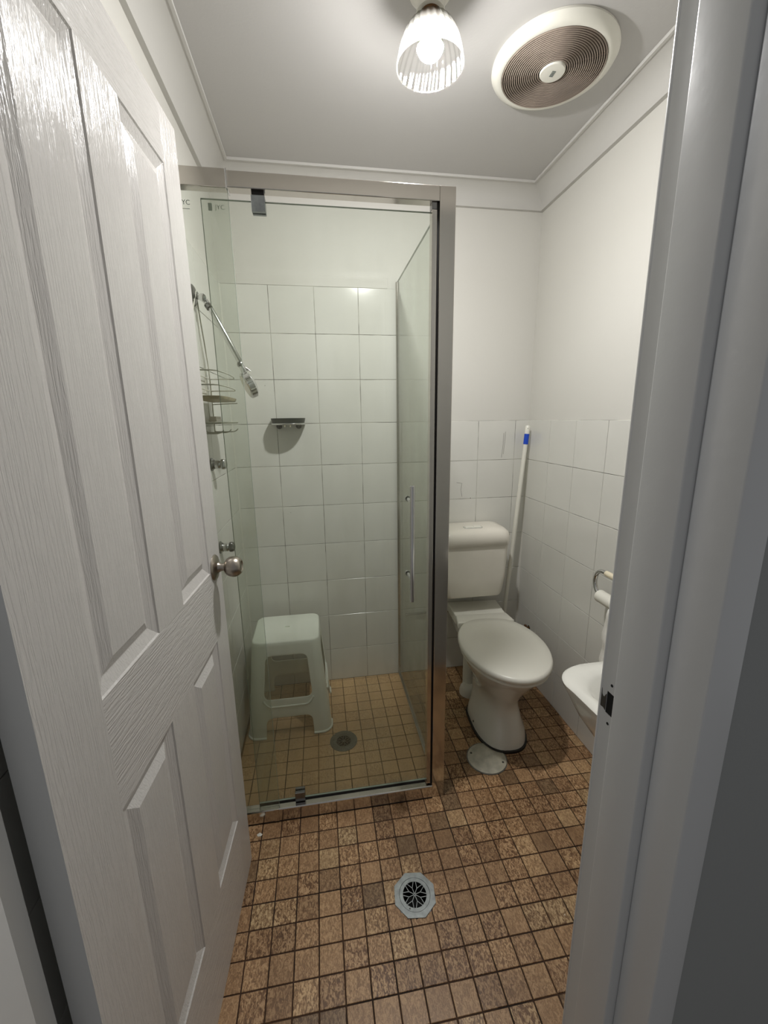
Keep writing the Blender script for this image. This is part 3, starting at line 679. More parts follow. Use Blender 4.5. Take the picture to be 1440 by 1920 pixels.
# ------------------------------------------------------------------ stool
stl = empty('plastic_stool', (-1.270, -.215, 0)); tag(stl, 'white plastic stool with open window sides standing in the shower', 'stool')
def make_stool(cx, cy_, H):
    bx, by, tx, ty = .187, .176, .148, .130      # half sizes at the floor and at the top
    def shape(z):                                  # half sizes with a soft shoulder near the top
        t = z/H; hx_, hy_ = bx+(tx-bx)*t, by+(ty-by)*t
        return hx_, hy_
    rc0, rc1 = .045, .040
    def P(side, s, z):
        """side 0..3; s in [-1,1] with |s|=1 the middle of the rounded corner"""
        hx_, hy_ = shape(z); rc = rc0+(rc1-rc0)*z/H
        a, b_ = (hx_, hy_) if side % 2 == 0 else (hy_, hx_)
        flat = a-rc; arc = rc*PI/4; tot = flat+arc; d = abs(s)*tot
        if d <= flat: p, q = d, b_
        else:
            t = (d-flat)/rc; p, q = flat+rc*math.sin(t), b_-rc+rc*math.cos(t)
        if s < 0: p = -p
        x, y = [(p, -q), (q, p), (-p, q), (-q, -p)][side]
        return Vector((cx+x, cy_+y, z))
    mb = MB()
    r = .16                                          # corner radius of the openings, in s units
    def hw_win(z, z0, z1, w0, w1, rz=.028):
        t = (z-z0)/(z1-z0); w_ = w0+(w1-w0)*t
        d = min(z-z0, z1-z)
        if d < rz: w_ -= r*(1-math.sqrt(max(0, 1-((rz-d)/rz)**2)))
        return w_
    W0, W1 = .185, .388        # window z range
    N0 = .098                  # notch top
    zb = [0, .012, .03, .05, .07]+[N0-.028*(1-math.sin(k/6*PI/2)) for k in range(7)]
    zr = [N0+.017, N0+.034, W0-.016]
    zw = [W0+.028*(1-math.cos(k/6*PI/2)) for k in range(7)]+[.24, .28, .32]+[W1-.028*(1-math.sin(k/6*PI/2)) for k in range(7)]
    zt = [W1+.012, W1+.025, H-.030, H-.02, H-.008]
    def notch(z):
        w_ = .60
        if N0-z < .028: w_ -= r*(1-math.sqrt(max(0, 1-((.028-(N0-z))/.028)**2)))
        return w_
    def split(z):
        if z <= N0: return notch(z)
        if z < W0:
            return notch(N0)+(hw_win(W0, W0, W1, .66, .62)-notch(N0))*(z-N0)/(W0-N0)
        if z <= W1: return hw_win(z, W0, W1, .66, .62)
        return hw_win(W1, W0, W1, .66, .62)
    zs = sorted(set(round(z, 6) for z in zb+zr+zw+zt))
    for side in range(4):
        for sg in (-1, 1):
            for i in range(len(zs)-1):
                z0, z1 = zs[i], zs[i+1]; a0, a1 = split(z0), split(z1)
                for k in range(8):
                    t0, t1 = k/8, (k+1)/8
                    mb.add([P(side, sg*(a0+(1-a0)*t0), z0), P(side, sg*(a0+(1-a0)*t1), z0), P(side, sg*(a1+(1-a1)*t1), z1), P(side, sg*(a1+(1-a1)*t0), z1)], [(0,1,2,3)])
                zm = (z0+z1)/2
                if zm > W1 or N0 < zm < W0:
                    for k in range(4):
                        t0, t1 = k/4, (k+1)/4
                        mb.add([P(side, sg*a0*t0, z0), P(side, sg*a0*t1, z0), P(side, sg*a1*t1, z1), P(side, sg*a1*t0, z1)], [(0,1,2,3)])
    # top: rounded shoulder ring to a flat seat, with a small hole in the middle
    def ring(z, inset):
        out = []
        for side in range(4):
            for k in range(-12, 12):
                s = k/12; v = P(side, s, H-.008); d = v-Vector((cx, cy_, v.z))
                f = 1-inset/max(.001, max(abs(d.x)/tx, abs(d.y)/ty)*min(tx, ty)); out.append(Vector((cx+d.x*f, cy_+d.y*f, z)))
        return out
    return mb, P, zs
sH = .452
mb, P_, zs_ = make_stool(-1.270, -.215, sH)
o = mb.build('legs_and_sides', M['stool'], stl, smooth=50)
md = o.modifiers.new('solid', 'SOLIDIFY'); md.thickness = .0045; md.offset = -1
md = o.modifiers.new('bev', 'BEVEL'); md.width = .0012; md.segments = 2; md.limit_method = 'ANGLE'; md.angle_limit = math.radians(50)
def srect(cx, cy_, hx_, hy_, rc, z, n=10):
    out = []
    for q, (sx, sy) in enumerate(((1,1),(-1,1),(-1,-1),(1,-1))):
        for k in range(n+1):
            a = q*PI/2+k/n*PI/2; out.append(Vector((cx+sx*(hx_-rc)+rc*math.cos(a), cy_+sy*(hy_-rc)+rc*math.sin(a), z)))
    return out
tx, ty = .1486, .1308
rings = [srect(-1.270, -.215, tx-i, ty-i, max(.006, .040-i), sH-.008+h) for i, h in ((0, -.006), (.0002, 0), (.002, .0045), (.006, .0072), (.010, .008))]
hole = circ(.010, 44, (-1.268, -.215))
# circle samples aligned with the seat outline
hr = []
for v in rings[-1]:
    d = Vector((v.x+1.270, v.y+.215, 0)).normalized(); hr.append(Vector((-1.270, -.215, sH))+d*.014)
hr2 = [v-Vector((0,0,.006)) for v in hr]
MB().loft(rings+[hr, hr2], cap0=False, cap1=True).build('seat', M['stool'], stl, smooth=45)
# raised lip below each window, and rolled feet
for side in range(4):
    pts = []
    for k in range(-14, 15):
        s = k/14*.68; zz = .150+.034*max(0, (abs(k/14)-.68)/.32)**1.8
        v = P_(side, s, zz); pts.append(v)
    MB().tube(pts, .0045, 8).build('lip', M['stool'], stl, smooth=60)
for side in range(4):
    pts = [P_(side, s, .006) for s in [.60+k/10*.40 for k in range(11)]]+[P_((side+1) % 4, -s, .006) for s in [1-k/10*.40 for k in range(11)]][1:]
    MB().tube(pts, .0058, 8).build('foot', M['stool'], stl, smooth=60)

# ------------------------------------------------------------------ soap dish on the back wall
DZ = 1.386
dsh = empty('soap_dish', (-1.217, -.0006, DZ)); tag(dsh, 'dark green soap tray in a chrome wire holder on the shower back wall', 'soap dish')
def dish_ring(hx_, y_back, y_front, z, n=16):
    out = [Vector((-1.217-hx_, y_back, z))]
    for k in range(n+1):
        a = PI+k/n*PI; out.append(Vector((-1.217+hx_*math.copysign(abs(math.cos(a))**.75, math.cos(a)), y_back-.02+(y_front-y_back+.02)*abs(math.sin(a))**.75, z)))
    out.append(Vector((-1.217+hx_, y_back, z))); return out
mb = MB(); mb.loft([dish_ring(.0725, -.006, -.1055, DZ+.0025), dish_ring(.078, -.008, -.112, DZ+.026), dish_ring(.0755, -.010, -.1095, DZ+.026), dish_ring(.064, -.014, -.096, DZ+.006)]); mb.build('tray', M['darkgreen'], dsh, smooth=40)
fr_ = dish_ring(.0735, -.004, -.1065, DZ)
mb = MB(); mb.tube(fr_, .0042, 8)
for dx in (-.03, 0, .03): mb.tube([(-1.217+dx, -.004, DZ-.002), (-1.217+dx, -.10, DZ-.002)], .0018, 8)
mb.tube([(-1.29, -.004, DZ), (-1.144, -.004, DZ)], .0035, 8); mb.build('wire_holder', M['chrome'], dsh, smooth=60)
for dx in (-.045, .045): MB().lathe([(.0135, 0), (.0125, .006), (.007, .010), (.004, .018)], (-1.217+dx, -.0008, DZ-.010), (0,-1,0), 20).build('wall_sucker', M['blackrub'], dsh, smooth=50)
for dx in (-.012, .012): MB().cyl((-1.217+dx, -.101, DZ-.012), (-1.217+dx, -.101, DZ), .003, 10).build('stud', M['cream'], dsh)

# ------------------------------------------------------------------ shower arm, taps, caddy on the left wall
sa = empty('wall_shower', (XL, -.455, 1.815)); tag(sa, 'chrome shower arm with swivel head, high on the left shower wall', 'shower head')
MB().lathe([(.034, .0006), (.034, .004), (.026, .010), (.012, .014), (.012, .018)], (XL, -.455, 1.815), (1,0,0), 32).build('wall_flange', M['darkchrome'], sa, smooth=40)
A0 = Vector((-1.460, -.455, 1.812)); A1 = Vector((-1.446, -.452, 1.806)); A2 = Vector((-1.431, -.45, 1.792)); A3 = Vector((-1.342, -.45, 1.606))
MB().tube([(-1.462, -.455, 1.812), (-1.450, -.454, 1.811), (-1.440, -.452, 1.804), (-1.432, -.45, 1.792)], .0085, 14).build('elbow', M['chrome'], sa, smooth=60)
MB().lathe([(.007, -.006), (.0125, -.004), (.0125, .010), (.007, .012)], (-1.443, -.462, 1.806), (0,-1,0), 20).build('swivel_knob', M['chrome'], sa, smooth=40)
MB().cyl((-1.433, -.452, 1.788), (-1.425, -.456, 1.776), .011, 16).build('collar', M['darkchrome'], sa, smooth=40)
MB().tube([A2, A2.lerp(A3, .3), A3], [.0085, .0100, .0105], 16).build('arm', M['chrome'], sa, smooth=60)
MB().lathe([(.006, -.009), (.0095, -.007), (.0095, .007), (.006, .009)], (-1.343, -.452, 1.597), (.3,-1,.2), 20).build('swivel', M['darkchrome'], sa, smooth=40)
MB().cyl((-1.340, -.452, 1.597), (-1.328, -.45, 1.570), .0085, 16, .0125).build('head_socket', M['chrome'], sa, smooth=40)
MB().tube([(-1.333, -.455, 1.590), (-1.320, -.452, 1.583), (-1.308, -.45, 1.574)], .0025, 8).build('lever', M['darkchrome'], sa, smooth=60)
hn = Vector((-.86, -.30, -.42)).normalized(); hc = Vector((-1.3145, -.452, 1.528))
mb = MB(); mb.lathe([(.0, -.021), (.014, -.020), (.034, -.014), (.0455, -.006), (.0455, .014), (.043, .0155), (0, .0155)], hc, hn, 40, cap=False)
hd_ = mb.build('head', M['chrome'], sa, smooth=35)
MB().lathe([(.039, .0156), (.039, .0165), (0, .0165)], hc, hn, 32, cap=False).build('spray_face', M['plastic'], hd_)

rk = empty('shower_caddy', (XL, -.50, 1.45)); tag(rk, 'white wire caddy hanging below the shower arm on the left wall', 'shower caddy')
cy0, cy1 = -.680, -.375; xb, xf = -1.466, -1.378
mb = MB()
def loopz(z): return [(xb, cy1, z), (xb+.02, cy1-.003, z), (-1.385, cy1-.014, z), (xf, cy1-.022, z), (-1.369, -.45, z), (-1.366, -.53, z), (-1.369, -.60, z), (xf, cy0+.02, z), (-1.39, cy0+.006, z), (xb, cy0, z)]
for z in (1.553, 1.511): mb.tube(loopz(z), .0021, 8, closed=True)
for yy in (-.45, -.53, -.60): mb.tube([(-1.466, yy, 1.511), (-1.466, yy, 1.553)], .0015, 6)
mb.build('basket_rail', M['rack'], rk, smooth=60)
mb = MB()
for y0, yy in ((-.440, cy1), (-.470, cy0)):
    mb.tube([(-1.467, y0, 1.803), (-1.467, y0+(yy-y0)*.25, 1.74), (-1.467, y0+(yy-y0)*.92, 1.61), (-1.467, yy, 1.585), (-1.467, yy, 1.50), (-1.467, yy, 1.358)], .0023, 8)
mb.tube([(-1.467, -.440, 1.803), (-1.462, -.445, 1.826), (-1.462, -.465, 1.826), (-1.467, -.470, 1.803)], .0023, 8)
mb.tube([(-1.468, -.452, 1.80), (-1.469, -.43, 1.60), (-1.469, -.425, 1.40)], .0014, 6)
mb.build('hanger', M['rack'], rk, smooth=60)
def traypoly(z, i=0): return [Vector((xb+i, cy1-i, z)), Vector((xf-i, cy1-.022-i, z)), Vector((-1.366-i, -.45, z)), Vector((-1.366-i, -.60, z)), Vector((xf-i, cy0+.02+i, z)), Vector((xb+i, cy0+i, z))]
MB().loft([traypoly(1.470, .004), traypoly(1.478), traypoly(1.4795), traypoly(1.4745, .003)]).build('soap_shelf', M['rust'], rk, smooth=30)
mb = MB(); mb.tube([(xb, cy1, 1.463), (xf+.005, cy1-.022, 1.466)], .0018, 6); mb.build('shelf_wire', M['rack'], rk)
mb = MB(); mb.loft([traypoly(1.393, .003), traypoly(1.399), traypoly(1.400, .001)]); mb.build('lower_shelf', M['rack'], rk, smooth=30)
for yy in (cy1-.002, -.50, -.62):
    MB().tube([(-1.467, yy, 1.386), (-1.467, yy, 1.370), (-1.463, yy, 1.364), (-1.400, yy-.01, 1.363), (-1.388, yy-.012, 1.366), (-1.380, yy-.013, 1.374)], .0019, 8).build('hook', M['rack'], rk, smooth=60)
br = MB(); br.box((-1.462, -.470, 1.4008), (-1.436, -.385, 1.409))
for k in range(9): br.box((-1.461, -.467+k*.009, 1.409), (-1.437, -.462+k*.009, 1.419))
o = br.build('nail_brush', M['cistern'], loc=(-1.449, -.427, 1.4008)); tag(o, 'small ribbed grey brush lying on the lower caddy shelf', 'brush')

def tap(z, y, lab, rot, m):
    t = empty('shower_tap', (XL, y, z)); tag(t, lab, 'tap', 'taps on the left shower wall')
    MB().lathe([(.024, .0006), (.024, .004), (.0185, .008), (.0165, .013)], (XL, y, z), (1,0,0), 28).build('flange', M['darkchrome'], t, smooth=40)
    MB().lathe([(.015, .012), (.0165, .020), (.0165, .030), (.0145, .034)], (XL, y, z), (1,0,0), 28).build('body', M['chrome'], t, smooth=40)
    MB().lathe([(.0145, .034), (.0205, .037), (.0215, .045), (.0175, .052), (.008, .0555), (0, .056)], (XL, y, z), (1,0,0), 28, cap=False, mod=lambda a, h: 1+.10*math.cos(4*a+rot)).build('handle', M[m], t, smooth=50)
tap(1.247, -.44, 'upper chrome shower tap on the left wall below the caddy', .3, 'chrome')
tap(.927, -.44, 'lower chrome shower tap on the left wall just behind the door knob', 1.1, 'darkchrome')

# ------------------------------------------------------------------ toilet
TC = Vector((-.308, -.25, 0)); TA = math.radians(-4.0)
toi = empty('toilet', (-.31, -.35, 0)); tag(toi, 'white toilet with closed lid and square cistern in the back corner', 'toilet')
def tr(x, y, z):     # toilet-local (x across, y from the seat hinge towards the front = negative) to world
    c, s = math.cos(TA), math.sin(TA); return Vector((TC.x+x*c-y*s, TC.y+x*s+y*c, z))
def egg(hw, yf, yb, z, p=2.2, ym=None, n=48, pf=None):
    """closed outline: half width hw, front yf (negative), back yb"""
    ym = (yf+yb)/2 if ym is None else ym; out = []
    for k in range(n):
        a = 2*PI*k/n; c, s = math.cos(a), math.sin(a)
        pp = p if s > 0 else (pf or p)
        x = hw*math.copysign(abs(c)**(2/pp), c); L_ = (yb-ym) if s > 0 else (ym-yf)
        out.append(tr(x, ym+L_*math.copysign(abs(s)**(2/pp), s), z))
    return out
R_ = [egg(.114, -.396, -.085, .010, 4.2, -.20, pf=2.5), egg(.1135, -.392, -.085, .030, 4.0, -.20, pf=2.5), egg(.110, -.384, -.082, .052, 3.6, -.20, pf=2.5), egg(.098, -.372, -.065, .085, 3.0, -.19, pf=2.4),
      egg(.088, -.352, -.04, .13, 2.7, -.18), egg(.083, -.344, -.01, .165, 2.5, -.18), egg(.087, -.352, .02, .200, 2.4, -.18), egg(.104, -.378, .03, .245, 2.3, -.19),
      egg(.128, -.412, .03, .29, 2.2, -.20), egg(.150, -.448, .03, .335, 2.2, -.21), egg(.166, -.476, .02, .372, 2.2, -.22), egg(.170, -.482, .02, .388, 2.2, -.22), egg(.160, -.47, .015, .392, 2.2, -.22), egg(.12, -.43, .0, .392, 2.2, -.22)]
MB().loft(R_).build('pan', M['porc'], toi, smooth=60)
# dark silicone skirt around the foot
MB().loft([egg(.121, -.404, -.079, .0004, 4, -.20, pf=2.5), egg(.120, -.403, -.080, .009, 4, -.20, pf=2.5), egg(.110, -.391, -.09, .0125, 4, -.20, pf=2.5)]).build('silicone_bead', M['silicone'], toi, smooth=60)
# fixing screws
for lx, ly, lz in ((-.1120, -.135, .040), (-.1125, -.235, .034), (.1120, -.15, .036)):
    p = tr(lx, ly, lz); MB().lathe([(.005, 0), (.004, .002), (0, .0025)], p, (-1 if lx < 0 else 1, 0, .15), 14, cap=False).build('screw', M['patch'], toi, smooth=50)
# seat ring and lid
def lid_out(s, z, dy=0):
    pts = []
    n = 64
    for k in range(n):
        a = 2*PI*k/n; c, si = math.cos(a), math.sin(a)
        if si >= 0: x = .187*math.copysign(abs(c)**(2/3.0), c); y = -.250+.234*abs(si)**(2/3.2); x *= 1-.22*max(0, (y+.250)/.243)**1.6
        else: x = .187*c; y = -.250-.268*abs(si)**.98
        pts.append(tr(x*s, -.25+(y+.25)*s+dy, z))
    return pts
MB().loft([lid_out(.955, .3935), lid_out(.975, .397), lid_out(.975, .407), lid_out(.96, .410)]).build('seat_ring', M['plastic'], toi, smooth=50)
MB().loft([lid_out(.985, .4105), lid_out(1.0, .414), lid_out(1.003, .424), lid_out(.99, .4325), lid_out(.96, .4365), lid_out(.80, .4385), lid_out(.4, .4395)]).build('lid', M['plastic'], toi, smooth=60)
# hinge block / flush link cover running back to the wall
def blk(hw0, y0, hw1, y1, z0, z1): return [tr(-hw0, y0, z0), tr(hw0, y0, z0), tr(hw1, y1, z0), tr(-hw1, y1, z0), tr(-hw0, y0, z1), tr(hw0, y0, z1), tr(hw1, y1, z1), tr(-hw1, y1, z1)]
FSB = [(0,3,2,1),(4,5,6,7),(0,1,5,4),(1,2,6,5),(2,3,7,6),(3,0,4,7)]
MB().add(blk(.143, -.035, .131, .05, .392, .426), FSB).build('hinge_cover', M['plastic'], toi, bevel=.006, seg=3, smooth=40)
MB().add(blk(.131, .048, .136, .215, .372, .420), FSB).build('link_cover', M['plastic'], toi, bevel=.005, seg=3, smooth=40)
MB().add(blk(.11, -.04, .11, .21, .29, .374), FSB).build('pan_shelf', M['porc'], toi, bevel=.012, seg=3, smooth=40)
# cistern
CX = -.337
def rr(x0, x1, y0, y1, z, r=.03): return srect((x0+x1)/2, (y0+y1)/2, (x1-x0)/2, (y1-y0)/2, r, z, 6)
MB().loft([rr(CX-.128, CX+.128, -.155, -.012, .505), rr(CX-.146, CX+.146, -.183, -.010, .512), rr(CX-.152, CX+.152, -.190, -.008, .528), rr(CX-.166, CX+.166, -.194, -.008, .62), rr(CX-.172, CX+.172, -.196, -.008, .785)]).build('cistern', M['cistern'], toi, smooth=45)
MB().loft([rr(CX-.172, CX+.172, -.200, -.006, .783, .034), rr(CX-.177, CX+.177, -.205, -.004, .786, .036), rr(CX-.178, CX+.178, -.206, -.004, .825, .038), rr(CX-.172, CX+.172, -.198, -.006, .848, .040), rr(CX-.158, CX+.158, -.180, -.012, .862, .04), rr(CX-.13, CX+.13, -.15, -.03, .866, .04)]).build('cistern_lid', M['cistern'], toi, smooth=60)
mb = MB(); mb.loft([rr(CX-.045, CX+.045, -.150, -.112, .866, .012), rr(CX-.045, CX+.045, -.150, -.112, .8675, .012), rr(CX-.042, CX+.042, -.147, -.115, .868, .011)]); fb = mb.build('flush_plate', M['plastic'], toi, smooth=40)
mb = MB(); mb.tube([Vector(v) for v in rr(CX-.046, CX+.046, -.151, -.111, .8665, .012)], .0012, 6, closed=True); mb.build('flush_rim', M['steel'], fb)
for a, b_ in ((-.041, -.002), (.002, .041)):
    MB().loft([rr(CX+a, CX+b_, -.146, -.116, .868, .009), rr(CX+a+.001, CX+b_-.001, -.145, -.117, .8705, .009)]).build('flush_button', M['plastic'], toi, smooth=40)
# waste pipe with floor collar, behind the pan on the left
mb = MB(); mb.lathe([(.030, .03), (.030, .30)], (-.362, -.205, 0), (0,0,1), 28); mb.build('waste_pipe', M['plastic'], toi, smooth=40)
MB().lathe([(.050, .0004), (.050, .020), (.046, .026), (.046, .034), (.036, .046), (.030, .050)], (-.368, -.235, 0), (0,0,1), 32).build('floor_collar', M['cistern'], toi, smooth=40)
MB().tube([(-.40, -.012, .36), (-.52, -.012, .36), (-.66, -.012, .36)], .006, 8).build('supply_pipe', M['darkchrome'], toi)
sv = empty('stop_valve', (-.0006, -.138, .285)); tag(sv, 'small brass stop valve on the right wall beside the toilet', 'valve')
MB().cyl((-.0007, -.138, .285), (-.030, -.138, .285), .006, 14).build('stem', M['brass'], sv, smooth=40)
MB().cyl((-.022, -.138, .272), (-.022, -.138, .302), .0075, 14).build('body', M['brass'], sv, smooth=40)
MB().lathe([(.012, .0008), (.012, .003)], (0, -.138, .285), (-1,0,0), 18).build('flange', M['darkchrome'], sv)

# ------------------------------------------------------------------ broom handle in the corner
p0, p1 = Vector((-.148, -.085, .0115)), Vector((-.0285, -.045, 1.360)); d = (p1-p0).normalized()
ph = empty('broom_pole', tuple(p0)); tag(ph, 'white pole with a blue band leaning in the corner beside the cistern', 'pole')
L_ = (p1-p0).length
MB().lathe([(.0095, 0), (.0105, .002), (.0105, L_-.094)], p0, d, 24).build('shaft', M['plastic'], ph, smooth=40)
MB().lathe([(.0122, L_-.094), (.0122, L_-.042)], p0, d, 24).build('band', M['blue'], ph, smooth=40)
cp = MB().lathe([(.0115, L_-.042), (.0115, L_-.004), (.009, L_)], p0, d, 24).build('cap', M['plastic'], ph, smooth=40)
MB().cyl(p0+d*(L_-.014)+Vector((-.004, -.0105, 0)), p0+d*(L_-.014)+Vector((-.004, -.0124, 0)), .0016, 8).build('eyelet', M['patch'], cp)

# ------------------------------------------------------------------ wash basin on the right wall
bs = empty('wash_basin', (-.0006, -1.33, .74)); tag(bs, 'small white porcelain wash basin on the right wall behind the door jamb', 'basin')
def bring(x0, y0, y1, z, r, n=10):
    """outline: straight at the wall, rounded corners into the room, front edge easing back towards the near side"""
    out = []
    def fx(y): return x0+.030*((y1-y)/(y1-y0))**1.5
    out.append(Vector((-.0006, y1, z)))
    cx_, cyy = x0+r*1.25, y1-r-.006
    for k in range(n+1):
        a = PI/2+k/n*PI/2; out.append(Vector((cx_+(r*1.25)*math.cos(a), cyy+(r+.004)*math.sin(a), z)))
    for k in range(1, n): 
        y = cyy+(y0+r-cyy)*k/n; out.append(Vector((fx(y), y, z)))
    for k in range(n+1):
        a = PI+k/n*PI/2; out.append(Vector((fx(y0+r)+r+r*math.cos(a), y0+r+r*math.sin(a), z)))
    out.append(Vector((-.0006, y0, z))); return out
P3 = 3.0
R_ = [bring(-.27, -1.45, -1.20, .505, .06), bring(-.40, -1.50, -1.155, .575, .075), bring(-.452, -1.535, -1.122, .655, .08), bring(-.473, -1.552, -1.104, .705, .078), bring(-.482, -1.558, -1.098, .724, .078), bring(-.484, -1.560, -1.096, .734, .078), bring(-.476, -1.552, -1.103, .741, .075)]
def inner(x0, xw, y0, y1, z, r):
    rr_ = bring(x0-xw, y0, y1, z, r)
    return [Vector((min(v.x+xw, xw-.0006), v.y, z)) for v in rr_]
R_ += [inner(-.452, -.10, -1.525, -1.146, .7405, .080), inner(-.443, -.105, -1.516, -1.156, .733, .080), inner(-.424, -.12, -1.50, -1.176, .705, .080), inner(-.385, -.14, -1.465, -1.215, .655, .075), inner(-.30, -.16, -1.40, -1.27, .63, .05)]
R_ = [[v-Vector((-.008, 0, .018)) for v in r_] for r_ in R_]
for r_ in R_:
    for v in r_: v.x = min(v.x, -.0006)
MB().loft(R_).build('bowl', M['porc'], bs, smooth=50)
MB().lathe([(.022, 0), (.022, .002), (.016, .003), (.014, 0)], (-.205, -1.33, .6124), (0,0,1), 24).build('waste', M['chrome'], bs, smooth=40)
tp = MB(); tp.lathe([(.022, 0), (.018, .01), (.014, .05), (.014, .06)], (-.055, -1.33, .7225), (0,0,1), 24); tp.tube([(-.055, -1.33, .79), (-.09, -1.33, .80), (-.14, -1.33, .79)], .009, 12); tp.build('basin_tap', M['chrome'], bs, smooth=40)
MB().lathe([(.020, 0), (.020, .54)], (-.09, -1.33, .01), (0,0,1), 20).build('waste_pipe', M['plastic'], bs, smooth=40)

# ------------------------------------------------------------------ toilet roll holder on the right wall
th = empty('toilet_roll_holder', (-.0006, -.80, .80)); tag(th, 'chrome toilet roll holder with white sleeves on the right wall above the basin', 'roll holder')
MB().lathe([(.038, .0006), (.038, .006), (.032, .010), (0, .012)], (0, -.790, .800), (-1,0,0), 32, cap=False).build('wall_plate', M['cream'], th, smooth=40)
up = [(-.070, -.775, .842)]; pts = []
for k in range(11):
    a = PI/2+k/10*PI; pts.append((-.070, -.752-.038*math.cos(a)*1.0, .795+.0465*math.sin(a)))
pts = [(-.070, -.775, .8415)]+pts+[(-.070, -.775, .7485)]
MB().tube(pts, .0075, 12).build('loop', M['chrome'], th, smooth=60)
MB().cyl((-.070, -.770, .8415), (-.070, -.905, .8415), .0105, 20).build('upper_sleeve', M['cream'], th, smooth=40)
MB().cyl((-.070, -.748, .7450), (-.070, -.955, .7450), .0235, 32).build('roller_sleeve', M['plastic'], th, smooth=40)
MB().tube([(-.070, -.83, .8415), (-.035, -.80, .81), (-.010, -.79, .80)], .007, 10).build('bracket', M['chrome'], th, smooth=60)
# roll of paper at the far end of the roller, tail hanging
tpz = empty('toilet_paper_roll', (-.070, -.89, .745)); tag(tpz, 'white toilet paper with its tail hanging down the right wall behind the basin', 'toilet paper')
MB().lathe([(.0242, 0), (.034, 0), (.034, .098), (.0242, .098), (.0242, 0)], (-.070, -.942, .7450), (0,1,0), 40, cap=False).build('roll', M['paper'], tpz, smooth=40)
mb = MB()
zz = [.740-i*.02 for i in range(15)]; ny = 8
vs = []
for i, z in enumerate(zz):
    for j in range(ny+1):
        y = -.942+.098*j/ny + (.018 if i > 3 else .006*i)*j/ny; vs.append((-.1045-.004*math.sin(i*1.3+j*.9)-.003*math.cos(j*2.1), y, z))
fs = [(i*(ny+1)+j, i*(ny+1)+j+1, (i+1)*(ny+1)+j+1, (i+1)*(ny+1)+j) for i in range(len(zz)-1) for j in range(ny)]
o = mb.add(vs, fs).build('tail', M['paper'], tpz, smooth=60)
md = o.modifiers.new('s', 'SOLIDIFY'); md.thickness = .0008

# ------------------------------------------------------------------ ceiling lamp
LC = (-.763, -.832)
lamp = empty('ceiling_lamp', (LC[0], LC[1], ZC)); tag(lamp, 'lit ceiling lamp with a swirl-ribbed clear glass shade', 'lamp')
MB().lathe([(.052, 0), (.052, -.010), (.040, -.024), (.034, -.036), (.034, -.050)], (LC[0], LC[1], ZC-.0005), (0,0,1), 36).build('lamp_holder', M['plastic'], lamp, smooth=40)
MB().lathe([(.024, -.050), (.024, -.072)], (LC[0], LC[1], ZC), (0,0,1), 28).build('shade_collar', M['brass'], lamp, smooth=40)
def rib(a, h): return 1+.030*math.cos(26*a+(h-2.2)*60)*min(1, max(0, (h+.16)/.01)+.0)
zt_, zb_ = -.058, -.158
prof = [(.0255, zt_), (.034, -.064), (.050, -.076), (.0625, -.092), (.072, -.112), (.0785, -.134), (.0815, -.150), (.0825, zb_)]
fine = []
for i in range(len(prof)-1):
    for k in range(4): t = k/4; fine.append((prof[i][0]*(1-t)+prof[i+1][0]*t, prof[i][1]*(1-t)+prof[i+1][1]*t))
fine.append(prof[-1])
mb = MB(); mb.lathe(fine, (LC[0], LC[1], ZC), (0,0,1), 208, cap=False, mod=lambda a, h: 1+.022*math.cos(26*a+h*55)); mb.build('shade', M['shade'], lamp, smooth=70)
M['rimglass'] = mat('clear_glass_rim', (205, 205, 205), .05, 0, 1.0)
MB().tube([(LC[0]+.0828*math.cos(2*PI*k/72), LC[1]+.0828*math.sin(2*PI*k/72), ZC+zb_) for k in range(72)], .0017, 8, closed=True).build('shade_rim', M['shade'], lamp, smooth=60)
mb = MB(); mb.lathe([(.014, -.064), (.014, -.080)], (LC[0], LC[1], ZC), (0,0,1), 20); mb.build('bulb_cap', M['steel'], lamp)
MB().lathe([(.013, -.078), (.016, -.086), (.025, -.102), (.032, -.114), (.0334, -.1218), (.0320, -.1218)], (LC[0], LC[1], ZC), (0,0,1), 36, cap=False).build('bulb_light_guard', M['plastic'], lamp, smooth=60)  # opaque cup added around the bulb to block its light towards the ceiling
mb = MB(); mb.lathe([(.0318, -.1205), (.0316, -.1235), (.0300, -.1280), (.0265, -.133), (.0205, -.1385), (.012, -.142), (0, -.143)], (LC[0], LC[1], ZC), (0,0,1), 36, cap=False); mb.build('bulb', M['bulb'], lamp, smooth=60)

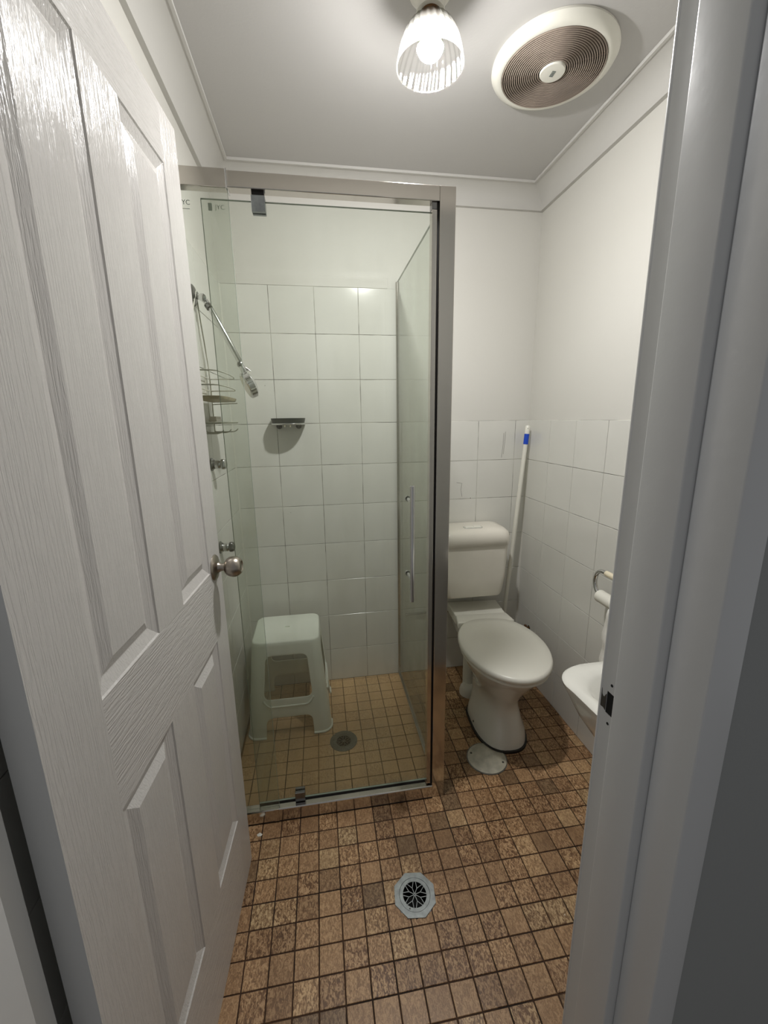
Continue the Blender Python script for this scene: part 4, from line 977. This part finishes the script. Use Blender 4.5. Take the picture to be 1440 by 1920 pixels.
# ------------------------------------------------------------------ exhaust fan
FC = (-.350, -.672)
fan = empty('exhaust_fan', (FC[0], FC[1], ZC)); tag(fan, 'round white ceiling exhaust fan with a dusty ringed grille', 'exhaust fan')
MB().lathe([(.174, 0), (.175, -.006), (.170, -.014), (.160, -.020), (.150, -.023), (.1455, -.022), (.1455, -.004)], (FC[0], FC[1], ZC-.0005), (0,0,1), 96, cap=False).build('bezel', M['plastic'], fan, smooth=40)
MB().lathe([(.146, -.0045), (0, -.0045)], (FC[0], FC[1], ZC), (0,0,1), 64, cap=False).build('backing', M['dust'], fan)
mb = MB()
for i in range(18):
    r_ = .0415+i*.00595
    mb.lathe([(r_-.0011, -.016), (r_+.0011, -.016), (r_+.0016, -.0235), (r_-.0002, -.0250), (r_-.0016, -.0235), (r_-.0011, -.016)], (FC[0], FC[1], ZC), (0,0,1), 80, cap=False)
for k in range(12):
    a = 2*PI*k/12; c, s = math.cos(a), math.sin(a); t = .0012
    p = [(FC[0]+r_*c+q*t*-s, FC[1]+r_*s+q*t*c) for r_, q in ((.033, -1), (.146, -1), (.146, 1), (.033, 1))]
    prism(mb, p, ZC-.016, ZC-.0125)
gr = mb.build('grille', M['grillem'], fan, smooth=40); gr['kind'] = 'stuff'
hb = MB().lathe([(.0365, -.014), (.0365, -.024), (.034, -.0275), (.018, -.0285), (0, -.0285)], (FC[0], FC[1], ZC), (0,0,1), 48, cap=False).build('hub', M['plastic'], fan, smooth=40)
mb = MB()
for k in range(4): mb.box((FC[0]-.005, FC[1]-.0105+k*.0055, ZC-.0292), (FC[0]+.006, FC[1]-.0065+k*.0055, ZC-.0284))
mb.build('printed_mark', M['ink'], hb)

# ------------------------------------------------------------------ paint flake on the floor
pf = MB().add([(-1.359, -0.835, 0.0006), (-1.349, -0.83, 0.002), (-1.339, -0.837, 0.0008), (-1.343, -0.845, 0.003), (-1.354, -0.843, 0.001), (-1.3485, -0.838, 0.0042)], [(0,1,5), (1,2,5), (2,3,5), (3,4,5), (4,0,5)])
o = pf.build('paint_flake', M['plastic'], loc=(-1.349, -.838, 0)); tag(o, 'small white paint flake on the brown tiles in front of the shower sill', 'flake')
